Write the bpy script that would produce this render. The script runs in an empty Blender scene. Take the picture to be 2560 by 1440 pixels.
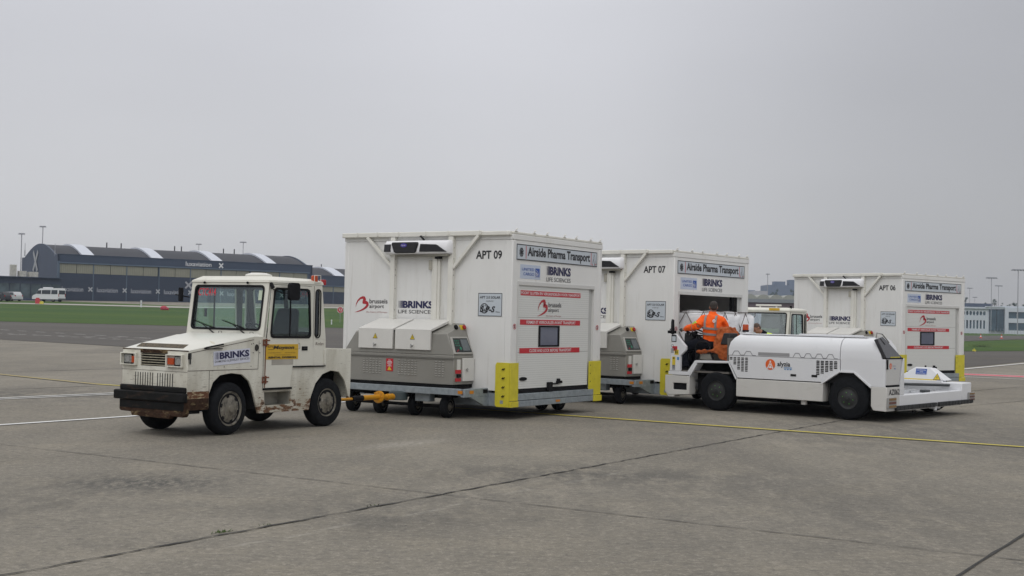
import bpy, bmesh, math, random
from mathutils import Vector, Matrix
from mathutils.geometry import tessellate_polygon
R = math.radians
scene = bpy.context.scene
COL = scene.collection
random.seed(7)

# ------------------------------------------------------------------ camera
CAM_H, FPX = 1.8, 3246.0
TH, RO = R(1.34), R(1.29)
fw = Vector((0, math.cos(TH), math.sin(TH)))
r0 = Vector((1, 0, 0)); u0 = r0.cross(fw)
rr = r0*math.cos(RO)+u0*math.sin(RO)
uu = -r0*math.sin(RO)+u0*math.cos(RO)
cd = bpy.data.cameras.new('camera'); cam = bpy.data.objects.new('camera', cd); COL.objects.link(cam)
cd.sensor_width = 36; cd.lens = FPX/2560*36; cd.clip_end = 5000; cd.clip_start = .1
M = Matrix((rr, uu, -fw)).transposed().to_4x4(); M.translation = Vector((0, 0, CAM_H))
cam.matrix_world = M
scene.camera = cam
scene.render.resolution_x, scene.render.resolution_y = 1024, 576
scene.view_settings.view_transform = 'Standard'; scene.view_settings.look = 'None'
scene.view_settings.exposure = 0.04; scene.view_settings.gamma = 1

# ------------------------------------------------------------------ sky and sun (overcast)
SUN_EL, SUN_AZ = R(50), R(200)
world = bpy.data.worlds.new("World"); scene.world = world; world.use_nodes = True
nt = world.node_tree; nt.nodes.clear()
def wn(t, **k):
    n = nt.nodes.new(t)
    for a, b in k.items(): setattr(n, a, b)
    return n
out = wn('ShaderNodeOutputWorld'); bg = wn('ShaderNodeBackground'); bg2 = wn('ShaderNodeBackground'); add = wn('ShaderNodeAddShader')
sky = wn('ShaderNodeTexSky'); sky.sky_type = 'NISHITA'; sky.sun_disc = False; sky.sun_elevation = SUN_EL; sky.sun_rotation = SUN_AZ
bg2.inputs['Strength'].default_value = 0.006
nt.links.new(sky.outputs[0], bg2.inputs[0])
tc = wn('ShaderNodeTexCoord'); sep = wn('ShaderNodeSeparateXYZ'); nt.links.new(tc.outputs['Generated'], sep.inputs[0])
rp = wn('ShaderNodeValToRGB'); rp.color_ramp.interpolation = 'B_SPLINE'
e = rp.color_ramp.elements
e[0].position = 0.0; e[0].color = (.455, .455, .475, 1)
e[1].position = 1.0; e[1].color = (1.75, 1.74, 1.75, 1)
for p, c in ((.09, (.535, .532, .545, 1)), (.2, (.525, .527, .555, 1)), (.30, (.60, .603, .635, 1)), (.6, (1.35, 1.35, 1.38, 1))):
    q = e.new(p); q.color = c
nt.links.new(sep.outputs['Z'], rp.inputs[0])
mp = wn('ShaderNodeMapping'); mp.inputs['Scale'].default_value = (1.6, 1.6, 5); nt.links.new(tc.outputs['Generated'], mp.inputs[0])
nz = wn('ShaderNodeTexNoise'); nz.inputs['Scale'].default_value = 1.6; nz.inputs['Detail'].default_value = 2.5; nt.links.new(mp.outputs[0], nz.inputs[0])
mr = wn('ShaderNodeMapRange'); mr.inputs[1].default_value = .3; mr.inputs[2].default_value = .7; mr.inputs[3].default_value = .965; mr.inputs[4].default_value = 1.035
nt.links.new(nz.outputs[0], mr.inputs[0])
# brighter cloud to the left, heavier cloud to the right
mrx = wn('ShaderNodeFloatCurve'); cm = mrx.mapping.curves[0]
mxx = wn('ShaderNodeMapRange'); mxx.inputs[1].default_value = -1; mxx.inputs[2].default_value = 1; nt.links.new(sep.outputs['X'], mxx.inputs[0]); nt.links.new(mxx.outputs[0], mrx.inputs['Value'])
for k_, (a_, b_) in enumerate(((0, .5), (1, .45))): cm.points[k_].location = (a_, b_)
for a_, b_ in ((.32, .535), (.415, .535), (.5, .565), (.58, .485), (.65, .40), (.72, .37)): cm.points.new(a_, b_)
mrx.mapping.update()
md = wn('ShaderNodeMath', operation='MULTIPLY'); md.inputs[1].default_value = 2.0; nt.links.new(mrx.outputs[0], md.inputs[0]); mrx = md
m1 = wn('ShaderNodeMath', operation='MULTIPLY'); nt.links.new(mr.outputs[0], m1.inputs[0]); nt.links.new(mrx.outputs[0], m1.inputs[1])
vm = wn('ShaderNodeVectorMath', operation='SCALE'); nt.links.new(rp.outputs[0], vm.inputs[0]); nt.links.new(m1.outputs[0], vm.inputs['Scale'])
nt.links.new(vm.outputs[0], bg.inputs[0]); bg.inputs[1].default_value = 1.0
nt.links.new(bg.outputs[0], add.inputs[0]); nt.links.new(bg2.outputs[0], add.inputs[1]); nt.links.new(add.outputs[0], out.inputs[0])
sd = bpy.data.lights.new('sun', 'SUN'); sun = bpy.data.objects.new('sun', sd); COL.objects.link(sun)
sd.energy = 0.5; sd.angle = R(40); sd.color = (1, .97, .92)
# the brightest part of the cloud is overhead, a little behind the camera and to the left
sdir = Vector((-.02, -.6, -0)); sdir.normalize(); sdir = Vector((sdir.x*math.cos(SUN_EL), sdir.y*math.cos(SUN_EL), math.sin(SUN_EL)))
sun.rotation_euler = sdir.to_track_quat('Z', 'Y').to_euler()
sky.sun_rotation = math.atan2(sdir.x, sdir.y)

# ------------------------------------------------------------------ helpers
def ray(u, v): return (fw*FPX+rr*(u-1280)+uu*(720-v)).normalized()
def sstep(t): t = max(0, min(1, t)); return t*t*(3-2*t)
KN = ((0, 0), (75, 0), (100, .12), (125, .41), (150, .85), (200, 2.1), (234, 3.0), (260, 3.5), (300, 4.2), (340, 4.4), (9000, 4.4))
def terrain(x, y):
    if y < 75: return 0.0
    for (a, za), (b, zb) in zip(KN, KN[1:]):
        if y <= b: z = za+(zb-za)*(y-a)/(b-a); break
    return z*(1-sstep((x/y+.117)/.427))
def hit(u, v, off=0.0):
    d = ray(u, v); t = 4.0; step = .5
    prev = t
    while t < 3000:
        p = Vector((0, 0, CAM_H))+d*t
        if p.z <= terrain(p.x, p.y)+off:
            lo, hi = prev, t
            for _ in range(30):
                m = (lo+hi)/2; p = Vector((0, 0, CAM_H))+d*m
                if p.z <= terrain(p.x, p.y)+off: hi = m
                else: lo = m
            return Vector((0, 0, CAM_H))+d*hi
        prev = t; t += max(.3, t*.01)
    return Vector((0, 0, CAM_H))+d*3000
def atd(u, v, D):
    d = ray(u, v); return Vector((0, 0, CAM_H))+d*(D/d.y)

MATS = {}
def mat(name, col=(.5, .5, .5), rough=.5, metal=0, var=.06, vscale=3.0, bump=0.0, bscale=40, spec=.5, trans=0, emit=None, dirt=None, build=None):
    if name in MATS: return MATS[name]
    m = bpy.data.materials.new(name); m.use_nodes = True; MATS[name] = m
    n = m.node_tree.nodes; l = m.node_tree.links; b = n['Principled BSDF']
    b.inputs['Roughness'].default_value = rough; b.inputs['Metallic'].default_value = metal
    b.inputs['Specular IOR Level'].default_value = spec
    b.inputs['Base Color'].default_value = (*col, 1)
    if trans: b.inputs['Transmission Weight'].default_value = trans; b.inputs['IOR'].default_value = 1.1
    if emit: b.inputs['Emission Color'].default_value = (*emit, 1); b.inputs['Emission Strength'].default_value = 1
    tcn = n.new('ShaderNodeTexCoord')
    if var or dirt:
        z1 = n.new('ShaderNodeTexNoise'); z1.inputs['Scale'].default_value = vscale; z1.inputs['Detail'].default_value = 5
        l.new(tcn.outputs['Object'], z1.inputs['Vector'])
        mrr = n.new('ShaderNodeMapRange'); mrr.inputs[1].default_value = .3; mrr.inputs[2].default_value = .7
        mrr.inputs[3].default_value = 1-var; mrr.inputs[4].default_value = 1+var
        l.new(z1.outputs[0], mrr.inputs[0])
        sc = n.new('ShaderNodeVectorMath'); sc.operation = 'SCALE'; sc.inputs[0].default_value = col
        l.new(mrr.outputs[0], sc.inputs['Scale'])
        last = sc.outputs[0]
        for (dc, scale, lo, hi, stretch, amt) in (dirt or ()):
            mpp = n.new('ShaderNodeMapping'); mpp.inputs['Scale'].default_value = stretch; l.new(tcn.outputs['Object'], mpp.inputs[0])
            z2 = n.new('ShaderNodeTexNoise'); z2.inputs['Scale'].default_value = scale; z2.inputs['Detail'].default_value = 8; z2.inputs['Roughness'].default_value = .65
            l.new(mpp.outputs[0], z2.inputs[0])
            m3 = n.new('ShaderNodeMapRange'); m3.inputs[1].default_value = lo; m3.inputs[2].default_value = hi; m3.inputs[4].default_value = amt
            l.new(z2.outputs[0], m3.inputs[0])
            mx = n.new('ShaderNodeMix'); mx.data_type = 'RGBA'; l.new(m3.outputs[0], mx.inputs[0]); l.new(last, mx.inputs[6]); mx.inputs[7].default_value = (*dc, 1)
            last = mx.outputs[2]
        l.new(last, b.inputs['Base Color'])
    if bump:
        z3 = n.new('ShaderNodeTexNoise'); z3.inputs['Scale'].default_value = bscale; z3.inputs['Detail'].default_value = 4
        l.new(tcn.outputs['Object'], z3.inputs['Vector'])
        bp = n.new('ShaderNodeBump'); bp.inputs['Strength'].default_value = bump; bp.inputs['Distance'].default_value = .02
        l.new(z3.outputs[0], bp.inputs['Height']); l.new(bp.outputs[0], b.inputs['Normal'])
    if build: build(m, n, l, b, tcn)
    return m

class MB:
    """collects faces, links them as ONE mesh object"""
    def __init__(s): s.v = []; s.f = []; s.m = []; s.mi = 0
    def V(s, p): s.v.append(tuple(p)); return len(s.v)-1
    def F(s, ids): s.f.append(tuple(ids)); s.m.append(s.mi)
    def box(s, x0, x1, y0, y1, z0, z1):
        x0, x1 = sorted((x0, x1)); y0, y1 = sorted((y0, y1)); z0, z1 = sorted((z0, z1))
        i = [s.V((x, y, z)) for z in (z0, z1) for y in (y0, y1) for x in (x0, x1)]
        for q in ((0, 2, 3, 1), (4, 5, 7, 6), (0, 1, 5, 4), (2, 6, 7, 3), (0, 4, 6, 2), (1, 3, 7, 5)): s.F([i[k] for k in q])
        return s
    def hexa(s, b, t):
        """two rings of points, bottom and top, same count"""
        n = len(b); i = [s.V(p) for p in b]; j = [s.V(p) for p in t]
        s.F(i[::-1]); s.F(j)
        for k in range(n): s.F((i[k], i[(k+1) % n], j[(k+1) % n], j[k]))
        return s
    def plate(s, outer, holes, pl, d0, d1):
        """flat plate with holes in plane pl(s,t,d), from depth d0 (back) to d1 (front)"""
        loops = [list(outer)]+[list(h) for h in holes]
        tri = tessellate_polygon([[Vector((p[0], p[1], 0)) for p in lo] for lo in loops])
        flat = [p for lo in loops for p in lo]
        a = [s.V(pl(p[0], p[1], d1)) for p in flat]; b = [s.V(pl(p[0], p[1], d0)) for p in flat]
        for t in tri:
            ar = (flat[t[1]][0]-flat[t[0]][0])*(flat[t[2]][1]-flat[t[0]][1])-(flat[t[1]][1]-flat[t[0]][1])*(flat[t[2]][0]-flat[t[0]][0])
            if abs(ar) < 1e-9: continue
            t = t if ar > 0 else t[::-1]
            s.F([a[k] for k in t]); s.F([b[k] for k in t[::-1]])
        o = 0
        for lo in loops:
            n = len(lo)
            for k in range(n):
                s.F((a[o+k], a[o+(k+1) % n], b[o+(k+1) % n], b[o+k]))
            o += n
        return s
    def rect(s, pl, s0, s1, t0, t1, d0=-.002, d1=.003):
        s0, s1 = sorted((s0, s1)); t0, t1 = sorted((t0, t1))
        return s.plate([(s0, t0), (s1, t0), (s1, t1), (s0, t1)], [], pl, d0, d1)
    def poly(s, pl, pts, d=.003):
        tri = tessellate_polygon([[Vector((p[0], p[1], 0)) for p in pts]])
        a = [s.V(pl(p[0], p[1], d)) for p in pts]
        for t in tri:
            ar = (pts[t[1]][0]-pts[t[0]][0])*(pts[t[2]][1]-pts[t[0]][1])-(pts[t[1]][1]-pts[t[0]][1])*(pts[t[2]][0]-pts[t[0]][0])
            if abs(ar) < 1e-12: continue
            s.F([a[k] for k in (t if ar > 0 else t[::-1])])
        return s
    def disc(s, pl, cs, ct, r, d=.003, n=20, rt=None):
        rt = rt or r
        return s.poly(pl, [(cs+r*math.cos(6.28318*k/n), ct+rt*math.sin(6.28318*k/n)) for k in range(n)], d)
    def ring(s, pl, cs, ct, r, w, d=.003, n=24, a0=0, a1=360, ry=None):
        ry = ry or r; k0 = r
        pts = [(cs+r*math.cos(R(a0+(a1-a0)*k/n)), ct+ry*math.sin(R(a0+(a1-a0)*k/n))) for k in range(n+1)]
        return s.ribbon(pl, [(p[0], p[1], w) for p in pts], d)
    def ribbon(s, pl, pts, d=.003):
        L = []; Rr = []
        for k, (x, y, w) in enumerate(pts):
            x0, y0 = pts[max(0, k-1)][:2]; x1, y1 = pts[min(len(pts)-1, k+1)][:2]
            tx, ty = x1-x0, y1-y0; q = math.hypot(tx, ty) or 1; nx, ny = -ty/q*w/2, tx/q*w/2
            L.append(s.V(pl(x+nx, y+ny, d))); Rr.append(s.V(pl(x-nx, y-ny, d)))
        for k in range(len(pts)-1): s.F((Rr[k], Rr[k+1], L[k+1], L[k]))
        return s
    def text(s, pl, txt, s0, s1, t0, t1, d=.004, bold=0.0, shear=0.0, mirror=False):
        cu = bpy.data.curves.new('t', 'FONT'); cu.body = txt; cu.offset = bold; cu.shear = shear; cu.resolution_u = 3
        ob = bpy.data.objects.new('t', cu); COL.objects.link(ob)
        dg = bpy.context.evaluated_depsgraph_get(); dg.update()
        me = bpy.data.meshes.new_from_object(ob.evaluated_get(dg))
        xs = [v.co.x for v in me.vertices]; ys = [v.co.y for v in me.vertices]
        if xs:
            ax, bx, ay, by = min(xs), max(xs), min(ys), max(ys)
            o = len(s.v)
            for v in me.vertices:
                fx = (v.co.x-ax)/(bx-ax or 1)
                if mirror: fx = 1-fx
                s.V(pl(s0+(s1-s0)*fx, t0+(t1-t0)*(v.co.y-ay)/(by-ay or 1), d))
            for p in me.polygons:
                ids = [o+i for i in p.vertices]
                s.F(ids[::-1] if mirror else ids)
        bpy.data.meshes.remove(me); bpy.data.objects.remove(ob); bpy.data.curves.remove(cu)
        return s
    def loft(s, rings, cap=True, closed=False):
        """rings: list of lists of points (same count)"""
        idx = [[s.V(p) for p in r] for r in rings]; n = len(rings[0])
        for a, b in zip(idx, idx[1:]+([idx[0]] if closed else [])):
            for k in range(n): s.F((a[k], a[(k+1) % n], b[(k+1) % n], b[k]))
        if cap and not closed: s.F(idx[0][::-1]); s.F(idx[-1])
        return s
    def tube(s, pts, r, n=10, cap=True):
        pts = [Vector(p) for p in pts]; rs = r if isinstance(r, (list, tuple)) else [r]*len(pts)
        rings = []; up = None
        for k, p in enumerate(pts):
            t = (pts[min(len(pts)-1, k+1)]-pts[max(0, k-1)]).normalized()
            if up is None: up = Vector((0, 0, 1)) if abs(t.z) < .9 else Vector((1, 0, 0))
            a = t.cross(up).normalized(); b = a.cross(t).normalized(); up = b
            rings.append([p+(a*math.cos(6.28318*j/n)+b*math.sin(6.28318*j/n))*rs[k] for j in range(n)])
        return s.loft(rings, cap)
    def lathe(s, prof, c, ax, n=28):
        """prof: (radius, along-axis) pairs; c centre, ax axis vector"""
        ax = Vector(ax).normalized(); c = Vector(c)
        u = ax.cross(Vector((0, 0, 1))) if abs(ax.z) < .9 else ax.cross(Vector((1, 0, 0)))
        u.normalize(); w = ax.cross(u)
        rings = [[c+ax*h+(u*math.cos(6.28318*j/n)+w*math.sin(6.28318*j/n))*max(r, 1e-4) for j in range(n)] for r, h in prof]
        return s.loft(rings, True)
    def ell(s, c, r, n=12, m=8, rot=None):
        c = Vector(c); rings = []
        for i in range(m+1):
            ph = math.pi*i/m
            ring = []
            for j in range(n):
                p = Vector((r[0]*math.sin(ph)*math.cos(6.28318*j/n), r[1]*math.sin(ph)*math.sin(6.28318*j/n), -r[2]*math.cos(ph)))
                if i in (0, m): p += Vector((math.cos(6.28318*j/n), math.sin(6.28318*j/n), 0))*1e-4
                if rot is not None: p = rot @ p
                ring.append(c+p)
            rings.append(ring)
        return s.loft(rings, True)
    def build(s, name, mats, parent=None, bevel=0, smooth=38, label=None, seg=2):
        me = bpy.data.meshes.new(name)
        me.from_pydata(s.v, [], s.f); me.validate()
        if not isinstance(mats, (list, tuple)): mats = [mats]
        for m in mats: me.materials.append(m)
        if len(mats) > 1 and len(me.polygons) == len(s.m):
            me.polygons.foreach_set('material_index', s.m)
        bm = bmesh.new(); bm.from_mesh(me); bmesh.ops.recalc_face_normals(bm, faces=bm.faces) if name not in FLAT else None
        bm.to_mesh(me); bm.free()
        if smooth:
            me.polygons.foreach_set('use_smooth', [True]*len(me.polygons))
            me.set_sharp_from_angle(angle=R(smooth))
        o = bpy.data.objects.new(name, me); COL.objects.link(o)
        if parent: o.parent = parent
        if bevel:
            b = o.modifiers.new('bevel', 'BEVEL'); b.width = bevel; b.segments = seg; b.limit_method = 'ANGLE'; b.angle_limit = R(40)
        if label: o['label'] = label
        return o
FLAT = {'lettering', 'logo', 'warning_sticker', 'lane_marking'}
def empty(name, loc, rz, label, cat, group=None):
    o = bpy.data.objects.new(name, None); COL.objects.link(o); o.location = loc; o.rotation_euler = (0, 0, rz); o.empty_display_size = .2
    o['label'] = label; o['category'] = cat
    if group: o['group'] = group
    return o
def tag(o, label=None, cat=None, group=None, kind=None):
    for k, v in (('label', label), ('category', cat), ('group', group), ('kind', kind)):
        if v: o[k] = v
    return o
CHILDREN = {}
def copy_tree(o, parent=None, skip=()):
    c = o.copy(); COL.objects.link(c)
    if parent: c.parent = parent
    for ch in [x for x in bpy.data.objects if x.parent == o and x is not c]:
        if ch.get('skip_copy') or ch in skip: continue
        copy_tree(ch, c, skip)
    return c
P_FRONT = lambda x0: (lambda s, t, d: Vector((x0+d, s, t)))     # s = local y
P_LEFT = lambda y0: (lambda s, t, d: Vector((s, y0+d, t)))      # s = local x, outward +y (mirrors winding)
P_SIDE = lambda y0: (lambda s, t, d: Vector((-s, y0+d, t)))     # s = -local x, outward +y
P_REAR = lambda x0: (lambda s, t, d: Vector((x0-d, -s, t)))     # s = -local y, outward -x
def slant(o, su, tu):
    o, su, tu = Vector(o), Vector(su).normalized(), Vector(tu).normalized(); nn = su.cross(tu)
    return lambda s, t, d: o+su*s+tu*t+nn*d
def rrect(s0, s1, t0, t1, r, n=4):
    s0, s1 = sorted((s0, s1)); t0, t1 = sorted((t0, t1)); o = []
    for cx, cy, a in ((s1-r, t0+r, -90), (s1-r, t1-r, 0), (s0+r, t1-r, 90), (s0+r, t0+r, 180)):
        for k in range(n+1): o.append((cx+r*math.cos(R(a+90*k/n)), cy+r*math.sin(R(a+90*k/n))))
    return o

# ------------------------------------------------------------------ materials
WHITE = mat('box_white_paint', (.74, .74, .725), .42, var=.025, vscale=1.2, dirt=[((.50, .48, .42), 2.2, .52, .85, (1, 1, .12), .45), ((.30, .27, .21), 7, .60, .74, (1, 1, .10), .28), ((.22, .2, .17), 30, .735, .76, (1, 1, 1), .6)])
CREAM = mat('cream_frame_paint', (.72, .71, .655), .45, var=.04, vscale=3, dirt=[((.40, .36, .27), 6, .62, .85, (1, 1, .3), .4)])
DOORW = mat('door_grey_white', (.68, .69, .67), .5, var=.02, vscale=1)
GALV = mat('galvanised_steel', (.27, .305, .33), .55, .25, var=.16, vscale=14, bump=.15, bscale=60)
GREYBOX = mat('grey_sheet_metal', (.27, .262, .238), .45, .25, var=.05, vscale=2.5, dirt=[((.22, .205, .18), 3, .55, .8, (1, 1, .25), .5)])
YEL = mat('yellow_guard_paint', (.60, .52, .03), .5, var=.08, vscale=6, dirt=[((.30, .25, .05), 9, .6, .72, (1, 1, 1), .6)])
BLK = mat('black_rubber', (.012, .012, .014), .6, spec=.10, var=.15, vscale=12)
TYRE = mat('tyre_rubber', (.011, .012, .014), .78, spec=.10, var=.25, vscale=20, bump=.2, bscale=90)
GLASSBLK = mat('black_grille_plastic', (.008, .008, .010), .3, var=0)
GLOSSW = mat('glossy_white_plastic', (.78, .78, .80), .18, var=.01)
NAVY = mat('navy_print', (.012, .012, .07), .5, var=0)
INK = mat('black_print', (.012, .012, .016), .5, var=0)
GREYINK = mat('grey_print', (.10, .10, .11), .5, var=0)
REDP = mat('red_print', (.50, .012, .025), .45, var=.04)
DRED = mat('dark_red_print', (.42, .02, .03), .5, var=0)
WPRINT = mat('white_print', (.75, .75, .76), .5, var=0)
PALEB = mat('pale_blue_sticker', (.50, .56, .68), .5, var=0)
SIGNB = mat('pale_sign_face', (.52, .57, .62), .4, var=.01)
BLUEP = mat('blue_print', (.03, .09, .36), .5, var=0)
LBLUE = mat('light_blue_print', (.08, .25, .50), .5, var=0)
ORP = mat('orange_print', (.72, .12, .02), .5, var=0)
ORREF = mat('orange_reflector', (.55, .20, .02), .35, var=.05)
AMBER = mat('amber_lens', (.42, .055, .008), .2, var=.05)
REDL = mat('red_lens', (.35, .01, .015), .2, var=.05)
YWARN = mat('yellow_warning_print', (.66, .50, .03), .5, var=0)
DARK = mat('dark_underframe', (.014, .014, .015), .8, spec=.10, var=.2, vscale=8)
INTER = mat('grey_interior_lining', (.60, .59, .57), .7, var=.04)
SCREEN = mat('grey_screen', (.13, .15, .16), .15, var=.1, vscale=20)
GREENL = mat('green_button', (.02, .22, .12), .3, var=0)
CHROME = mat('worn_chrome', (.45, .45, .44), .28, .9, var=.1, vscale=15)
DRAWY = mat('yellow_orange_drawbar_paint', (.60, .27, .008), .45, var=.06, dirt=[((.2, .1, .02), 9, .6, .75, (1, 1, 1), .5)])

def glass_mat(name, tint, fac, rough=.02):
    m = bpy.data.materials.new(name); m.use_nodes = True; n = m.node_tree.nodes; l = m.node_tree.links
    n.remove(n['Principled BSDF']); o = n['Material Output']
    t = n.new('ShaderNodeBsdfTransparent'); t.inputs[0].default_value = (*tint, 1)
    g = n.new('ShaderNodeBsdfGlossy'); g.inputs['Roughness'].default_value = rough; g.inputs[0].default_value = (.9, .95, 1, 1)
    fr = n.new('ShaderNodeLayerWeight'); pw = n.new('ShaderNodeMath'); pw.operation = 'POWER'; pw.inputs[1].default_value = 4; l.new(fr.outputs['Facing'], pw.inputs[0])
    a = n.new('ShaderNodeMath'); a.operation = 'ADD'; a.inputs[1].default_value = fac; a.use_clamp = True; l.new(pw.outputs[0], a.inputs[0])
    mx = n.new('ShaderNodeMixShader'); l.new(a.outputs[0], mx.inputs[0]); l.new(t.outputs[0], mx.inputs[1]); l.new(g.outputs[0], mx.inputs[2]); l.new(mx.outputs[0], o.inputs[0])
    MATS[name] = m; return m
GLASS = glass_mat('tinted_window_glass', (.90, .96, .94), .06)
DGLASS = glass_mat('dark_window_glass', (.16, .17, .19), .06)

def tug_build(m, n, l, b, tcn):
    """worn white vehicle paint: rust grows from the lower edge up, chips and scratches"""
    col = (.68, .67, .60)
    sp = n.new('ShaderNodeSeparateXYZ'); l.new(tcn.outputs['Object'], sp.inputs[0])
    def noise(sc, st=(1, 1, 1), det=8, ro=.65):
        mpp = n.new('ShaderNodeMapping'); mpp.inputs['Scale'].default_value = st; l.new(tcn.outputs['Object'], mpp.inputs[0])
        z = n.new('ShaderNodeTexNoise'); z.inputs['Scale'].default_value = sc; z.inputs['Detail'].default_value = det; z.inputs['Roughness'].default_value = ro
        l.new(mpp.outputs[0], z.inputs[0]); return z.outputs[0]
    def mrg(i, a, bb, c, d):
        k = n.new('ShaderNodeMapRange'); k.inputs[1].default_value = a; k.inputs[2].default_value = bb; k.inputs[3].default_value = c; k.inputs[4].default_value = d; l.new(i, k.inputs[0]); return k.outputs[0]
    def mth(op, a, bb):
        k = n.new('ShaderNodeMath'); k.operation = op
        for i, x in enumerate((a, bb)):
            if isinstance(x, (int, float)): k.inputs[i].default_value = x
            else: l.new(x, k.inputs[i])
        return k.outputs[0]
    def mix(f, a, bb):
        k = n.new('ShaderNodeMix'); k.data_type = 'RGBA'; l.new(f, k.inputs[0])
        if isinstance(a, tuple): k.inputs[6].default_value = (*a, 1)
        else: l.new(a, k.inputs[6])
        k.inputs[7].default_value = (*bb, 1); return k.outputs[2]
    low = mrg(sp.outputs['Z'], 1.0, .36, 0, .40)
    frontx = mrg(sp.outputs['X'], .2, .75, 0, .16)
    rust = mrg(mth('ADD', mth('ADD', noise(5.5, (1, 1, 2.5)), low), mth('MULTIPLY', frontx, mrg(sp.outputs['Z'], .85, .5, 0, 1))), .865, .95, 0, 1)
    grime = mrg(mth('ADD', noise(2.4, (1, 1, .4)), mth('MULTIPLY', low, .6)), .46, .76, 0, .65)
    chips = mrg(noise(16, (1, 1, 1.6)), .66, .69, 0, .9)
    scr = mrg(mth('ADD', noise(9, (.7, .7, 14), 6), mrg(sp.outputs['Z'], 1.35, .4, -.0, .09)), .655, .68, 0, .85)
    c = mix(mrg(noise(1.2), .35, .75, 0, .5), col, (.58, .56, .47))
    c = mix(grime, c, (.30, .27, .20))
    c = mix(chips, c, (.13, .09, .06)); c = mix(scr, c, (.12, .085, .055))
    c = mix(mrg(rust, 0, .6, 0, 1), c, (.20, .095, .038)); c = mix(mth('MULTIPLY', rust, mrg(noise(14), .35, .6, 0, 1)), c, (.045, .022, .014))
    l.new(c, b.inputs['Base Color'])
TUGP = mat('rusty_white_vehicle_paint', var=0, rough=.5, build=tug_build)
TUGC = mat('cream_cab_paint', (.66, .65, .58), .42, var=.04, vscale=2, dirt=[((.36, .31, .22), 4, .62, .85, (1, 1, .3), .5), ((.10, .07, .05), 30, .74, .77, (1, 1, 1), .8)])
RUST = mat('brown_rust', (.040, .022, .014), .85, var=.5, vscale=14, bump=.3, spec=.15, dirt=[((.30, .23, .12), 5, .55, .66, (1, 1, 3), .6)])
BUMP = mat('worn_black_bumper', (.011, .011, .011), .6, spec=.10, var=.3, vscale=6, dirt=[((.07, .045, .03), 5, .55, .7, (1, 1, 3), .6)])
RIM = mat('dirty_steel_rim', (.17, .155, .125), .55, .15, var=.3, vscale=9, dirt=[((.05, .045, .04), 12, .5, .62, (1, 1, 1), .9), ((.42, .41, .37), 7, .58, .68, (1, 1, 1), .6)])
SEATF = mat('black_seat_vinyl', (.013, .013, .015), .55, var=.1)
LWHITE = mat('loader_white_paint', (.70, .71, .735), .28, var=.02, vscale=2, dirt=[((.42, .41, .38), 5, .62, .82, (1, 1, .5), .4), ((.2, .19, .18), 24, .735, .75, (1, 1, 3), .8)])
LSKIRT = mat('loader_lower_white_paint', (.58, .57, .545), .4, var=.04, vscale=2, dirt=[((.36, .34, .30), 4, .58, .8, (.5, .5, 2), .5), ((.15, .14, .13), 16, .70, .72, (.4, .4, 5), .8)])

# ------------------------------------------------------------------ wheels
def wheel(parent, c, r, w, steer=0, rim='rim', rimmat=None, rr_=.58, face=1, hub=True, holes=6, green=False):
    """wheel with axle along local y; face=+1: outer side at +y"""
    ax = Vector((math.sin(-steer), math.cos(steer), 0))*face
    c = Vector(c)
    m = MB(); ri = r*rr_
    m.lathe([(ri, -w/2), (r*.86, -w/2), (r*.965, -w*.40), (r, -w*.28), (r, w*.28), (r*.965, w*.40), (r*.86, w/2), (ri*1.04, w/2), (ri, w*.40)], c, ax, 40)
    t = m.build('wheel', TYRE, parent)
    q = MB(); d = w/2
    q.lathe([(ri*1.01, d-.05), (ri*1.0, d-.005), (ri*.97, d-.004), (ri*.95, d-.018), (ri*.86, d-.026), (ri*.70, d-.020), (ri*.50, d-.004), (ri*.42, d+.0), (ri*.22, d+.012), (ri*.20, d+.03), (.001, d+.034)], c, ax, 32)
    q.mi = 1
    u = ax.cross(Vector((0, 0, 1))); z = Vector((0, 0, 1))
    for k in range(holes):
        a = 6.283*k/holes+.3; p = c+(u*math.cos(a)+z*math.sin(a))*ri*.72+ax*(d-.022)
        q.lathe([(ri*.12, 0), (ri*.12, .006)], p, ax, 10)
    if green:  # green tips colour in a yellowish reflection on the wheel nuts
        q.mi = 2
        for k in range(6):
            a = 6.283*k/6+.25; p = c+(u*math.cos(a)+z*math.sin(a))*ri*.52+ax*(d-.02)
            q.lathe([(.010, 0), (.007, .02)], p, ax, 6)
    q.build('rim', [rimmat or RIM, BLK, mat('green_nut_glint', (.10, .45, .03), .5, var=0)], t)
    return t

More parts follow.
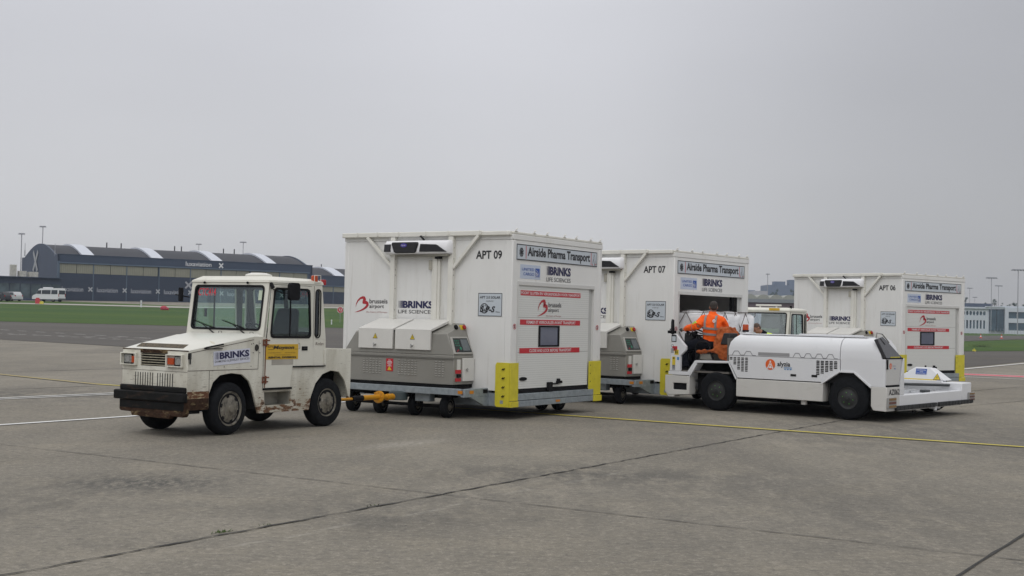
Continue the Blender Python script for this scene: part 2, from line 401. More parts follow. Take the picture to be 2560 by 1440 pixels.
# ------------------------------------------------------------------ ground
def ground_mat(name, base, kind):
    m = bpy.data.materials.new(name); m.use_nodes = True; n = m.node_tree.nodes; l = m.node_tree.links; b = n['Principled BSDF']
    b.inputs['Roughness'].default_value = .85; b.inputs['Specular IOR Level'].default_value = .25
    g = n.new('ShaderNodeTexCoord')
    def noise(sc, st=(1, 1, 1), det=8, ro=.6, rot=0):
        mpp = n.new('ShaderNodeMapping'); mpp.inputs['Scale'].default_value = st; mpp.inputs['Rotation'].default_value = (0, 0, rot); l.new(g.outputs['Object'], mpp.inputs[0])
        z = n.new('ShaderNodeTexNoise'); z.inputs['Scale'].default_value = sc; z.inputs['Detail'].default_value = det; z.inputs['Roughness'].default_value = ro
        l.new(mpp.outputs[0], z.inputs[0]); return z.outputs[0]
    def mrg(i, a, bb, c, d):
        k = n.new('ShaderNodeMapRange'); k.inputs[1].default_value = a; k.inputs[2].default_value = bb; k.inputs[3].default_value = c; k.inputs[4].default_value = d; l.new(i, k.inputs[0]); return k.outputs[0]
    def mul(a, bb):
        k = n.new('ShaderNodeMath'); k.operation = 'MULTIPLY'; l.new(a, k.inputs[0]); l.new(bb, k.inputs[1]); return k.outputs[0]
    def mix(f, a, bb):
        k = n.new('ShaderNodeMix'); k.data_type = 'RGBA'; l.new(f, k.inputs[0])
        if isinstance(a, tuple): k.inputs[6].default_value = (*a, 1)
        else: l.new(a, k.inputs[6])
        if isinstance(bb, tuple): k.inputs[7].default_value = (*bb, 1)
        else: l.new(bb, k.inputs[7])
        return k.outputs[2]
    def mask(cx, cy, rx, ry, rot, soft):
        mpp = n.new('ShaderNodeMapping'); mpp.vector_type = 'TEXTURE'; mpp.inputs['Location'].default_value = (cx, cy, 0); mpp.inputs['Rotation'].default_value = (0, 0, rot); mpp.inputs['Scale'].default_value = (rx, ry, 1)
        l.new(g.outputs['Object'], mpp.inputs[0]); ln = n.new('ShaderNodeVectorMath'); ln.operation = 'LENGTH'; l.new(mpp.outputs[0], ln.inputs[0])
        return mrg(ln.outputs['Value'], 1, soft, 0, 1)
    if kind == 'concrete':
        JA = JANG
        f = noise(.16, det=3); f2 = noise(.9, (1, 1, 1), 5)
        f3 = noise(.35, (1, .16, 1), 5, rot=-JA)
        c = mix(mrg(f, .40, .62, 0, 1), tuple(x*1.14 for x in base), tuple(x*.80 for x in base))
        c = mix(mrg(f3, .42, .66, 0, .75), c, (base[0]*.66, base[1]*.67, base[2]*.70))
        c = mix(mrg(f2, .48, .72, 0, .5), c, (base[0]*1.25, base[1]*1.22, base[2]*1.15))
        sp = noise(55, det=3, ro=.8)
        c = mix(mrg(sp, .60, .70, 0, .38), c, (.60, .57, .50))
        c = mix(mrg(noise(48, det=3, ro=.8), .58, .70, 0, .5), c, (.055, .055, .055))
        c = mix(mrg(noise(10, det=7, ro=.95), .50, .62, 0, .62), c, (.085, .081, .073))
        c = mix(mrg(noise(13, det=7, ro=.95), .51, .62, 0, .6), c, (.44, .40, .34))
        for (u, v, rx, ry) in ((848, 1316, .35, .05), (1059, 1281, .5, .05), (756, 1337, .3, .04), (1143, 1261, .3, .04), (1011, 1110, 1.3, .35), (615, 1360, .35, .05), (1440, 1203, .5, .07), (1530, 1185, .3, .05), (1300, 1228, .4, .06)):
            p = hit(u, v); c = mix(mul(mask(p.x, p.y, rx, ry, JANG, .3), mrg(noise(14), .38, .6, 0, .55)), c, (.40, .375, .33))
        c = mix(mrg(noise(5, det=8, ro=.8), .52, .66, 0, .35), c, (.11, .104, .095))
        # oil and tar stains: where vehicles stand, with their own outline
        for (u, v, rx, ry, am) in ((370, 1207, 1.4, .42, .72), (950, 1315, .9, .3, .25), (340, 1352, .8, .2, .35), (900, 1290, 2.6, .25, .25), (80, 1260, 1.6, .9, .35), (1050, 1250, 2.6, .5, .3), (1420, 1185, 2.2, .4, .35), (60, 985, 9, 1.2, .45), (1560, 1190, 5, .8, .3), (2200, 1080, 6, 2.5, .35), (2150, 1290, 4, 1.2, .25)):
            p = hit(u, v); mk = mask(p.x, p.y, rx, ry*3, 0, .15)
            thr = mrg(noise(9 if am > .5 else 3, (1, .4, 1), 8, .8), .42, .55, 0, am)
            c = mix(mul(mk, thr), c, (.035, .037, .04))
    elif kind == 'asphalt':
        c = mix(mrg(noise(.06, (.3, 1, 1), 5), .35, .7, 0, 1), base, tuple(x*1.35 for x in base))
        c = mix(mrg(noise(.5, (.15, 1, 1), 5), .4, .7, 0, .5), c, tuple(x*.75 for x in base))
        c = mix(mrg(noise(30, det=3), .6, .75, 0, .4), c, (.3, .3, .28))
    elif kind == 'grass':
        c = mix(mrg(noise(.10, (.12, 1, 1), 6), .35, .65, 0, 1), base, (base[0]*2.2, base[1]*1.35, base[2]*1.2))
        c = mix(mrg(noise(.6, (.5, 1.5, 1), 6), .5, .8, 0, .6), c, (.05, .075, .012))
        c = mix(mrg(noise(3, det=6, ro=.8), .5, .75, 0, .5), c, (.022, .045, .010))
    l.new(c, b.inputs['Base Color'])
    bp = n.new('ShaderNodeBump'); bp.inputs['Strength'].default_value = .5 if kind != 'grass' else .8; bp.inputs['Distance'].default_value = .01 if kind != 'grass' else .1
    l.new(noise(70 if kind != 'grass' else 4, det=4, ro=.75), bp.inputs['Height']); l.new(bp.outputs[0], b.inputs['Normal'])
    return m
ja, jb = hit(0, 1426), hit(2150, 1052)
JANG = math.atan2(jb.y-ja.y, jb.x-ja.x)
CONC = ground_mat('weathered_apron_concrete', (.215, .195, .160), 'concrete')
ASPH = ground_mat('taxiway_asphalt', (.078, .071, .064), 'asphalt')
GRASS = ground_mat('mown_airfield_grass', (.024, .074, .003), 'grass')
PCONC = mat('pale_far_concrete', (.36, .34, .31), .85, var=.08, vscale=.2)

def frange(a, b, n): return [a+(b-a)*k/n for k in range(n+1)]
g = MB()
ys = frange(-40, 72, 28)+frange(75, 345, 135)+[400, 600, 1000, 1800, 3500]
rows = []
for y in ys:
    k = 60; half = max(80, y*.62+60) if y < 1000 else y*1.1
    rows.append([g.V((x, y, terrain(x, y) if y > 1 else 0)) for x in frange(-half, half, k)])
for a, b in zip(rows, rows[1:]):
    for k in range(60): g.F((a[k], a[k+1], b[k+1], b[k]))
gr = g.build('apron_ground', CONC, smooth=0); tag(gr, kind='structure')

def strip(name, near, far, m, off, kind='structure', n=90, rows_=30, label=None, cat=None):
    """near/far: lists of ground (x,y) points ordered left to right; surface follows the terrain"""
    def at(pl, f):
        L = [0]
        for a, b in zip(pl, pl[1:]): L.append(L[-1]+math.hypot(b[0]-a[0], b[1]-a[1]))
        d = f*L[-1]
        for k in range(len(pl)-1):
            if d <= L[k+1]+1e-9:
                q = (d-L[k])/(L[k+1]-L[k] or 1); return (pl[k][0]+(pl[k+1][0]-pl[k][0])*q, pl[k][1]+(pl[k+1][1]-pl[k][1])*q)
        return pl[-1]
    s = MB(); rws = []
    for j in range(rows_+1):
        q = j/rows_; r = []
        for i in range(n+1):
            a = at(near, i/n); b = at(far, i/n); x = a[0]+(b[0]-a[0])*q; y = a[1]+(b[1]-a[1])*q
            r.append(s.V((x, y, terrain(x, y)+off)))
        rws.append(r)
    for a, b in zip(rws, rws[1:]):
        for k in range(n): s.F((a[k], a[k+1], b[k+1], b[k]))
    o = s.build(name, m, smooth=0); tag(o, label, cat, kind=kind); return o
def pts(*uv): return [tuple(hit(u, v)[:2]) for u, v in uv]
def ext(pl, l, r):
    (x0, y0), (x1, y1) = pl[0], pl[1]; (x2, y2), (x3, y3) = pl[-2], pl[-1]
    a = math.hypot(x1-x0, y1-y0); b = math.hypot(x3-x2, y3-y2)
    return [(x0-(x1-x0)/a*l, y0-(y1-y0)/a*l)]+pl+[(x3+(x3-x2)/b*r, y3+(y3-y2)/b*r)]
# boundaries, near to far
B_apron = ext(pts((0, 849), (160, 858), (307, 867), (560, 884), (860, 905), (1300, 925), (1900, 930), (2300, 927), (2411, 919), (2560, 905)), 40, 60)
B_g1n = ext(pts((0, 804), (460, 815.5), (850, 820), (1300, 836), (1800, 856), (2411, 879), (2560, 878)), 40, 60)
B_g1f = ext(pts((0, 759.5), (230, 765), (460, 771), (850, 771.5), (1300, 800), (1900, 834), (2411, 854), (2560, 849)), 50, 90)
strip('taxiway_asphalt', B_apron, B_g1n, ASPH, .012)
strip('grass_field', B_g1n, B_g1f, GRASS, .03, kind='stuff')
B_c1 = ext(pts((0, 757), (160, 760), (460, 767), (850, 768.5)), 60, 5)
B_c2 = ext(pts((0, 751.8), (160, 754.2), (460, 765.2), (850, 768)), 60, 5)
strip('service_road', ext(pts((0, 759), (230, 764.5), (460, 770.5), (850, 771)), 60, 5), B_c1, PCONC, .045)
strip('grass_verge', B_c1, B_c2, GRASS, .045, kind='stuff', rows_=4)
strip('far_taxiway_asphalt', ext(pts((1900, 833.5), (2411, 853.5), (2560, 848.5)), 30, 90), ext(pts((1900, 828), (2411, 839.5), (2560, 839.5)), 30, 120), ASPH, .04)
strip('far_grass_field', ext(pts((1900, 828), (2411, 839.5), (2560, 839.5)), 30, 120), ext(pts((1900, 822), (2411, 832), (2560, 834)), 60, 260), GRASS, .05, kind='stuff')

def line_sheet(name, p, q, w, m, off=.008, jit=0, n=1, label=None, gap=None, kind='structure', cat=None, wj=0, curve=0):
    p, q = Vector(p[:2]), Vector(q[:2]); t = (q-p).normalized(); nn = Vector((-t.y, t.x)); s = MB(); Lr = []
    ph = random.random()*10
    for k in range(n+1):
        f = k/n; c = p+(q-p)*f+nn*(jit*(math.sin(f*n*.9+ph)+.6*math.sin(f*n*2.3+ph*2)) + curve*math.sin(math.pi*f)); ww = w*(1+wj*(random.random()*2-1))
        a, b = c+nn*ww/2, c-nn*ww/2
        Lr.append((s.V((a.x, a.y, terrain(a.x, a.y)+off)), s.V((b.x, b.y, terrain(b.x, b.y)+off))))
    for k, ((a, b), (c, d)) in enumerate(zip(Lr, Lr[1:])):
        if gap and gap(k, n): continue
        s.F((b, d, c, a))
    o = s.build(name, m, smooth=0); tag(o, label, cat, kind=kind); return o
MK = lambda nm, col, lo=.62, hi=.70: mat(nm, col, .7, var=.08, vscale=1.5, dirt=[((.20, .19, .17), 10, lo, hi, (1, 1, 1), .9)])
YLINE = MK('yellow_line_paint', (.52, .43, .06), .60, .68); YWORN = MK('worn_yellow_line_paint', (.36, .28, .09), .50, .60); WLINE = MK('white_line_paint', (.66, .66, .65), .60, .68)
RLINE = MK('red_line_paint', (.50, .06, .09), .66, .76); KEDGE = mat('black_line_edging', (.05, .048, .045), .8, var=.2, vscale=5); FADED = mat('faded_white_paint', (.27, .25, .215), .8, var=.2, vscale=6, dirt=[((.20, .183, .155), 7, .38, .55, (1, 1, 1), .95)])
CRK = mat('joint_tar', (.028, .027, .025), .9, var=.4, vscale=8)
CRK2 = mat('fine_crack', (.07, .066, .06), .9, var=.4, vscale=8)
def L(name, uv0, uv1, w, m, **k): return line_sheet(name, hit(*uv0), hit(*uv1), w, m, **k)
# yellow lead line with black edging
L('yellow_line_edging', (1340, 1034), (2700, 1128), .30, KEDGE, off=.005, n=8)
L('yellow_lane_line', (1340, 1034), (2700, 1128), .15, YLINE, off=.010, n=8)
L('yellow_line_edging', (-60, 930), (244, 961), .36, KEDGE, off=.005, n=8); L('yellow_lane_line', (-60, 930), (244, 961), .20, YWORN, off=.010, n=8)
L('yellow_lane_line', (244, 961), (1340, 1034), .15, YLINE, off=.010, n=8)
L('white_lane_line', (-40, 997.5), (900, 955.5), .11, WLINE, off=.010, n=10, jit=.0); L('white_lane_line', (-40, 1000.8), (900, 958.6), .09, WLINE, off=.010, n=10)
L('white_lane_line', (-40, 1066), (900, 1003), .14, WLINE, off=.010, n=10)
# red and white safety band on the right, far
pr, qr = hit(2250, 929), hit(2700, 948)
line_sheet('red_safety_line', pr, qr, 1.4, RLINE, off=.010, n=10)
tt = (qr-pr).normalized(); nn_ = Vector((-tt.y, tt.x, 0))
for s_, ww_ in ((.85, .16), (-.85, .2), (-2.9, .16)): line_sheet('white_safety_line', pr+nn_*s_, qr+nn_*s_, ww_, WLINE, off=.012, n=10)
# joints of the concrete slabs
L('slab_joint', (-300, 1497), (2300, 1015), .024, CRK, n=260, jit=.010, wj=.7)
L('slab_joint', (-300, 1077), (2800, 1430), .015, CRK2, n=160, jit=.004, wj=.7)
L('slab_joint', (-200, 1172), (900, 1078), .007, CRK2, n=60, jit=.004, wj=.7)
L('slab_joint', (2380, 1450), (2700, 1249), .028, CRK, n=20, jit=.003, wj=.3)
L('slab_joint', (-60, 977), (900, 940), .035, CRK, n=30, jit=.01, wj=.5)
L('slab_joint', (-60, 932), (700, 911), .06, CRK2, n=30, jit=.01, wj=.5)
L('slab_joint', (2200, 997), (2700, 955), .03, CRK, n=30, jit=.01, wj=.5)
L('slab_joint', (2400, 1017), (2700, 990), .025, CRK, n=30, jit=.01, wj=.5)
L('slab_joint', (2380, 936), (2460, 932), .05, CRK, n=10, jit=.01, wj=.5)
# taxiway markings
TW = mat('taxiway_white_dash', (.66, .65, .63), .8, var=.1); TY = mat('taxiway_yellow_line', (.26, .21, .10), .8, var=.15)
for (a, b, g0) in (((-40, 822.5), (470, 852), 3), ((-40, 832), (470, 857), 2), ((-40, 835), (430, 848), 4)):
    L('taxiway_dash_line', a, b, .14, TW, off=.022, n=60, gap=lambda k, n, g0=g0: (k//g0) % 2)
L('taxiway_centre_line', (100, 827), (900, 834), .16, TY, off=.022, n=12)
L('taxiway_centre_line', (1900, 884), (2700, 902), .16, TY, off=.022, n=12)
L('taxiway_edge_line', (430, 850), (900, 856), .10, TY, off=.022, n=12)
L('taxiway_edge_line', (2300, 934), (2700, 896), .22, TW, off=.022, n=12)
# weeds growing in the main joint
WEED = mat('moss_green', (.045, .075, .015), .9, var=.3, vscale=30)
w = MB()
for (u, v, n, s_) in ((556, 1331, 34, .05), (665, 1313, 8, .08), (930, 1266, 6, .08)):
    c = hit(u, v)
    for k in range(n):
        q = random.gauss(0, s_); x = c.x+q*math.cos(JANG)+random.gauss(0, .012); y = c.y+q*math.sin(JANG)+random.gauss(0, .012)
        h_ = random.uniform(.008, .03); a = random.random()*6.28; d = .008
        i = [w.V((x+d*math.cos(a), y+d*math.sin(a), .003)), w.V((x-d*math.cos(a), y-d*math.sin(a), .003)), w.V((x+random.gauss(0, .02), y+random.gauss(0, .02), h_))]; w.F(i)
tag(w.build('moss_tufts', WEED, smooth=0), kind='stuff')

# ------------------------------------------------------------------ logo drawing
def brinks(d, pl, s0, s1, t0, t1, mt_navy=0, mt_ink=1, sub='LIFE SCIENCES', bars=6, split=.42, narrow=1.0):
    W_, H_ = s1-s0, t1-t0; d.mi = mt_navy
    ts = t0+H_*split
    bx = s0+W_*.135
    for k in range(bars):
        wd = W_*.013*(.35+.22*k); x = s0+W_*.022*k
        d.poly(pl, [(x, ts), (x+wd, ts), (x+wd, t1), (x, t1)])
    d.text(pl, 'BRINKS', bx, s1, ts, t1, bold=.045)
    d.mi = mt_ink; d.text(pl, sub, s0, s1, t0, t0+H_*.28, bold=.004)
def brussels(d, pl, s0, s1, t0, t1, red=0, ink=1, dred=2):
    W_, H_ = s1-s0, t1-t0; d.mi = red
    P = [(.095, .36, .004), (.12, .56, .020), (.19, .76, .034), (.30, .91, .046), (.40, .955, .060), (.47, .93, .075), (.49, .86, .085), (.47, .76, .085), (.44, .70, .060)]
    def rib(q): d.ribbon(pl, [(s0+W_*x*.66, t0+H_*y, w*W_) for x, y, w in q], .0035)
    rib(P)
    rib([(.40, .635, .055), (.47, .665, .075), (.55, .655, .080), (.615, .60, .080), (.63, .50, .072), (.58, .385, .058), (.47, .26, .044), (.33, .155, .030), (.18, .08, .018), (.06, .035, .003)])
    d.mi = ink
    d.text(pl, 'brussels', s0+W_*.47, s0+W_, t0+H_*.60, t0+H_*.88, bold=.012)
    d.text(pl, 'airport', s0+W_*.47, s0+W_*.90, t0+H_*.25, t0+H_*.53, bold=.012)
    d.mi = dred; d.text(pl, 'the heart of Europe', s0+W_*.38, s0+W_, t0+H_*.0, t0+H_*.12)
def warn_tri(d, pl, cs, ct, w, ye=0, bk=1):
    h = w*.88
    d.mi = bk; d.poly(pl, [(cs-w/2, ct-h/2), (cs+w/2, ct-h/2), (cs, ct+h/2)], .003)
    d.mi = ye; d.poly(pl, [(cs-w*.41, ct-h*.43), (cs+w*.41, ct-h*.43), (cs, ct+h*.38)], .004)
    d.mi = bk; d.poly(pl, [(cs+w*.02, ct+h*.12), (cs-w*.09, ct-h*.14), (cs-w*.01, ct-h*.12), (cs-w*.04, ct-h*.34), (cs+w*.09, ct-h*.04), (cs+w*.01, ct-h*.06)], .005)
def kid(o, **k):
    for a, b in k.items(): o[a] = b
    return o

# ------------------------------------------------------------------ cold-chain trailer (local: +x towing direction, +y door side)
WD, LN, ZT, ZS, ZB = 3.84, 3.29, 3.35, 3.20, .22
def build_trailer(name, loc, rz, label, group):
    T = empty('cargo_trailer', loc, rz, label, 'trailer', group)
    A = P_FRONT(0.0); B = P_SIDE(0.0)
    body = MB()
    # insulated box: front wall, rear wall, far side wall, door side wall with its opening, roof, floor
    body.box(-.10, 0, -WD+.06, -.05, .50, ZS); body.box(-LN, -LN+.08, -WD, -.06, .50, ZS); body.box(-LN+.08, -.10, -WD, -WD+.08, .50, ZS)
    body.box(-LN+.08, -.10, -WD+.08, -.08, .50, .55)
    body.plate([(.0, .46), (.22, .46), (.22, 2.45), (3.0, 2.45), (3.0, .46), (LN, .46), (LN, ZS), (.0, ZS)], [], B, -.08, 0)
    body.box(-LN, 0, -WD, 0, ZS, ZT-.03)
    body.build('box_body', WHITE, T, bevel=.008)
    li = MB(); li.box(-LN+.085, -.105, -WD+.085, -WD+.09, .56, ZS-.02).box(-LN+.085, -LN+.09, -WD+.1, -.09, .56, ZS-.02).box(-.11, -.105, -WD+.1, -.09, .56, ZS-.02).box(-LN+.09, -.11, -WD+.1, -.09, ZS-.02, ZS-.015).box(-LN+.09, -.11, -WD+.1, -.09, .555, .56)
    li.build('inner_lining', INTER, T)
    # corner posts and roof band
    p = MB()
    for a_ in ((-.13, .006, -.14, .006, .48), (-LN-.006, -LN+.12, -.12, .006, 1.0), (-.1, .008, -WD-.006, -WD+.10, .5)):
        p = MB(); p.box(*a_, ZS-.005); p.build('corner_post', WHITE, T, bevel=.018)
    rb = MB(); rb.box(-LN-.012, .012, -WD-.012, .012, ZS+.003, ZT-.05)
    rb.build('roof_band', WHITE, T, bevel=.01)
    # overhanging roof edge frame on the front, cleats
    rt = MB()
    rt.box(.012, .10, -WD-.01, -.62, ZT-.075, ZT+.015); rt.box(.0, .085, -.62, -.02, ZT-.075, ZT+.002)
    rt.box(-LN, .012, -WD, .012, ZT-.047, ZT)
    rt.build('roof_edge_frame', CREAM, T, bevel=.012)
    for y in (-3.45, -2.97, -2.47, -1.84, -1.33, -.64): cl = MB(); cl.box(.098, .108, y-.012, y+.012, ZT-.05, ZT+.005); cl.box(.09, .112, y-.02, y-.010, ZT-.06, ZT+.02); cl.build('roof_cleat', CREAM, T)
    for x in (-.1, -.72, -1.17, -1.80, -2.25, -2.82, -3.2):
        cl = MB(); cl.tube([(x+.05, .016, ZT+.005), (x+.05, .03, ZT+.035), (x, .03, ZT+.05)], .010, 6); cl.box(x-.03, x+.05, .0, .02, ZT-.0, ZT+.012); cl.build('roof_cleat', CREAM, T)
    # mast posts and braces on the front
    for y0, y1, z0 in ((-2.67, -2.57, 1.0), (-1.34, -1.235, 1.0)):
        m = MB(); m.box(0, .09, y0, y1, z0, ZT-.08)
        for z in (1.9, 2.3, 2.55, 2.65, 2.85, 3.05): m.mi = 1; m.box(.05, .06, y1, y1+.004, z, z+.02)
        m.build('support_post', [CREAM, DARK], T, bevel=.006)
    m = MB(); m.box(.0, .05, -1.73, -1.55, 1.0, 2.95).box(.05, .07, -1.68, -1.60, 1.0, 2.93); m.build('cable_duct', CREAM, T, bevel=.008)
    for a, b in (((.07, -3.24, ZT-.07), (.05, -2.66, 2.72)), ((.07, -.69, ZT-.07), (.05, -1.24, 2.70))):
        m = MB(); a, b = Vector(a), Vector(b); t = (b-a).normalized(); n1 = Vector((1, 0, 0)); n2 = t.cross(n1).normalized()
        m.loft([[q+n1*i*.03+n2*j*.028 for i, j in ((-1, -1), (1, -1), (1, 1), (-1, 1))] for q in (a, b)]); m.build('brace', CREAM, T, bevel=.004)
    m = MB(); m.box(0, .06, -1.80, -1.72, 2.66, 2.84); m.build('sensor_box', mat('beige_plastic', (.42, .40, .34), .5), T, bevel=.008)
    # refrigeration unit
    ac = MB(); prof = [(-2.75, .14), (-2.72, .21), (-2.45, .245), (-2.0, .25), (-1.6, .235), (-1.30, .20), (-1.24, .12)]
    rings = []
    for y, dx in prof: rings.append([Vector(q) for q in ((0.02, y, 2.945), (dx-.05, y, 2.945), (dx-.01, y, 2.965), (dx, y, 3.03), (dx-.015, y, 3.14), (dx-.06, y, 3.195), (.02, y, 3.21))])
    ac.loft(rings); U = ac.build('cooling_unit', GLOSSW, T, bevel=.01, smooth=50)
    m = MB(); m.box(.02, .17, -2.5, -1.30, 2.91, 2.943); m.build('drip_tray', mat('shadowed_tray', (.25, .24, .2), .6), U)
    g_ = MB(); g_.plate([(-2.46, 2.985), (-2.42, 2.96), (-1.99, 2.96), (-1.95, 2.995), (-1.91, 3.13), (-1.93, 3.165), (-2.50, 3.165), (-2.52, 3.13)], [], P_FRONT(.24), -.03, .03)
    g_.build('grille', GLASSBLK, U, bevel=.012)
    g_ = MB()
    for k in range(7): g_.box(.270, .276, -2.45, -1.97, 2.98+.025*k, 2.986+.025*k)
    g_.build('grille_slats', mat('dark_slat', (.03, .03, .032), .4), U)
    g_ = MB(); g_.disc(P_FRONT(.277), -2.22, 3.105, .075, .004, rt=.038); g_.build('badge', mat('violet_blue_badge', (.06, .04, .30), .3, var=0), U)
    g_ = MB(); g_.text(P_FRONT(.282), 'Carrier', -2.27, -2.17, 3.09, 3.12); g_.build('lettering', WPRINT, U)
    g_ = MB(); g_.hexa([(.12, -1.88, 2.985), (.26, -1.88, 2.985), (.215, -1.30, 2.985), (.10, -1.30, 2.985)], [(.12, -1.86, 3.13), (.255, -1.86, 3.13), (.235, -1.52, 3.12), (.10, -1.33, 3.02)]); g_.build('side_vent', GLASSBLK, U, bevel=.005)
    g_ = MB(); g_.hexa([(.10, -2.74, 2.99), (.215, -2.735, 2.99), (.248, -2.56, 2.99), (.10, -2.56, 2.99)], [(.10, -2.73, 3.13), (.205, -2.73, 3.13), (.243, -2.56, 3.13), (.10, -2.56, 3.13)]); g_.build('side_vent', GLASSBLK, U, bevel=.005)
    m = MB(); m.tube([(.07, -2.0, ZT-.07), (.10, -1.96, 3.28), (.12, -1.88, 3.22), (.14, -1.84, 3.17)], .018, 8); m.build('cable', BLK, T)
    m = MB(); m.box(.05, .12, -1.62, -1.5, 2.86, 2.90); m.build('cable_gland', BLK, T)
    # power unit
    YR = -.79; YL = -3.30; X = .62
    pu = MB(); pu.hexa([(0, YL, .60), (X, YL, .60), (X, YR, .60), (0, YR, .60)], [(0, YL, 1.12), (X, YL, 1.12), (X, YR, 1.12), (0, YR, 1.12)])
    pu.hexa([(0, YL, 1.123), (X-.006, YL, 1.123), (X-.006, YR-.006, 1.123), (0, YR-.006, 1.123)], [(0, YL+.20, 1.69), (X-.03, YL+.26, 1.50), (X-.03, YR-.17, 1.50), (0, YR-.21, 1.69)])
    PU = pu.build('power_unit', GREYBOX, T, bevel=.01)
    m = MB(); m.box(.1, X+.02, YL+.03, YR, 1.05, 1.056).box(.05, X+.008, YL, YR, 1.065, 1.075); m.build('seam_strip', mat('seam_shadow_grey', (.16, .155, .14), .6), PU)
    m = MB(); m.box(.0, X-.02, YL+.05, YR-.02, .545, .60); m.build('base_frame', DARK, PU)
    for y0, y1 in ((-2.93, -2.14), (-2.08, -1.29)):
        m = MB(); m.hexa([(X-.01, y0, 1.20), (X+.03, y0, 1.20), (X+.03, y1, 1.20), (X-.01, y1, 1.20)], [(X-.01, y0, 1.53), (X+.03, y0, 1.555), (X+.03, y1, 1.555), (X-.01, y1, 1.53)])
        m.hexa([(X+.03, y0, 1.556), (X+.03, y1, 1.556), (.03, y1, 1.73), (.03, y0, 1.73)], [(X+.03, y0, 1.562), (X+.03, y1, 1.562), (.03, y1, 1.75), (.03, y0, 1.75)])
        m.hexa([(X+.0, y0, 1.53), (X+.0, y1, 1.53), (.03, y1, 1.70), (.03, y0, 1.70)], [(X+.029, y0, 1.5555), (X+.029, y1, 1.5555), (.03, y1, 1.729), (.03, y0, 1.729)])
        lid = m.build('equipment_lid', mat('lid_off_white_paint', (.66, .65, .62), .4, var=.03), T, bevel=.012)
        w_ = MB(); warn_tri(w_, P_FRONT(X+.032), (y0+y1)/2, 1.43, .11); w_.build('warning_sticker', [YWARN, INK], lid)
        h_ = MB(); yc = (y0+y1)/2; h_.lathe([(.022, 0), (.022, .015), (.012, .02), (.012, .035)], (X+.03, yc, 1.275), (1, 0, 0), 12); h_.box(X+.065, X+.08, yc-.012, yc+.012, 1.23, 1.30)
        h_.build('lid_latch', CHROME, lid, bevel=.004)
    for y0, n_ in ((-2.83, 6), (-2.02, 6), (-1.19, 3)):
        m = MB()
        for i in range(n_):
            for k in range(7):
                yy = y0+i*.075; zz = .74+k*.042
                m.hexa([(X, yy, zz), (X+.014, yy+.005, zz+.004), (X+.014, yy+.045, zz+.004), (X, yy+.05, zz)], [(X, yy, zz+.022), (X+.002, yy+.005, zz+.02), (X+.002, yy+.045, zz+.02), (X, yy+.05, zz+.022)])
        m.build('louvre_panel', GREYBOX, PU)
    m = MB(); FP = P_FRONT(X+.003); m.rect(FP, -2.29, -2.13, .79, 1.02); m.mi = 1
    for k, (t, a) in enumerate(((.995, .06), (.97, .10), (.955, .12), (.93, .10), (.91, .06), (.89, .10))): m.poly(FP, [(-2.21-a/2, t-.008), (-2.21+a/2, t-.008), (-2.21+a/2, t), (-2.21-a/2, t)], .005)
    m.mi = 2; m.poly(FP, [(-2.26, .81), (-2.16, .81), (-2.21, .885)], .005); m.build('warning_sticker', [REDP, WPRINT, YWARN], PU)
    # right end of the power unit: control panel, cabinet
    # end wall above z=1.12 leans in: from y=-.796 to y=-.98
    ang = math.atan2(.185, .46); ez = Vector((0, -math.sin(ang), math.cos(ang)))
    EP = slant((0, YR-.006, 1.123), (-1, 0, 0), ez)   # s = -x, t up the slope
    def skew(s, t): return (s-.0, t)
    m = MB(); m.plate([(-.60, .02), (-.02, .02), (-.05, .345), (-.56, .345)], [], EP, -.01, .022); CP = m.build('control_panel', mat('panel_frame_grey', (.42, .41, .38), .5), T, bevel=.006)
    m = MB(); m.plate([(-.555, .05), (-.05, .05), (-.085, .315), (-.52, .315)], [], EP, .02, .027); m.build('panel_face', mat('dark_green_black_panel', (.012, .018, .02), .35, var=0), CP)
    m = MB(); m.plate([(-.31, .075), (-.09, .075), (-.11, .29), (-.31, .29)], [], EP, .026, .032); m.build('panel_screen', SCREEN, CP, bevel=.004)
    m = MB()
    for i in range(3):
        for k in range(3): m.disc(EP, -.49+i*.05, .265-k*.045, .014, .029, 8)
    m.disc(EP, -.37, .12, .03, .029, 10); m.mi = 1; m.disc(EP, -.46, .09, .014, .029, 8); m.disc(EP, -.50, .07, .012, .029, 8)
    m.build('panel_buttons', [GREENL, REDP], CP)
    m = MB(); m.rect(EP, -.24, -.02, .375, .455); m.mi = 1; m.poly(EP, [(-.22, .40), (-.04, .40), (-.04, .41), (-.22, .41)], .005); m.poly(EP, [(-.2, .425), (-.06, .425), (-.06, .435), (-.2, .435)], .005); m.build('red_sticker', [REDP, WPRINT], PU)
    m = MB(); c_ = EP(-.30, .53, 0); n_ = EP(0, 0, 1)-EP(0, 0, 0); m.lathe([(.045, 0), (.045, .03), (.03, .035)], c_, n_, 16); m.build('rotary_switch', BLK, PU)
    m = MB(); c_ = EP(-.10, .52, 0); m.plate([(-.17, .48), (-.03, .48), (-.03, .57), (-.17, .57)], [], EP, 0, .02); m.mi = 1; m.lathe([(.03, 0), (.045, .02), (.045, .035), (.03, .045)], EP(-.08, .52, .02), n_, 16); m.build('emergency_stop', [YWARN, REDL], PU)
    SP = P_SIDE(YR)
    m = MB(); m.rect(SP, -.36, -.02, .66, 1.07, -.01, .035); cab_ = m.build('cabinet_door', mat('lid_off_white_paint'), T, bevel=.006)
    m = MB(); m.lathe([(.016, 0), (.016, .03)], (.27, YR+.03, .87), (0, 1, 0), 10); m.box(.24, .30, YR+.055, YR+.065, .86, .88).box(.262, .276, YR+.055, YR+.066, .83, .90); m.build('cabinet_handle', CHROME, cab_)
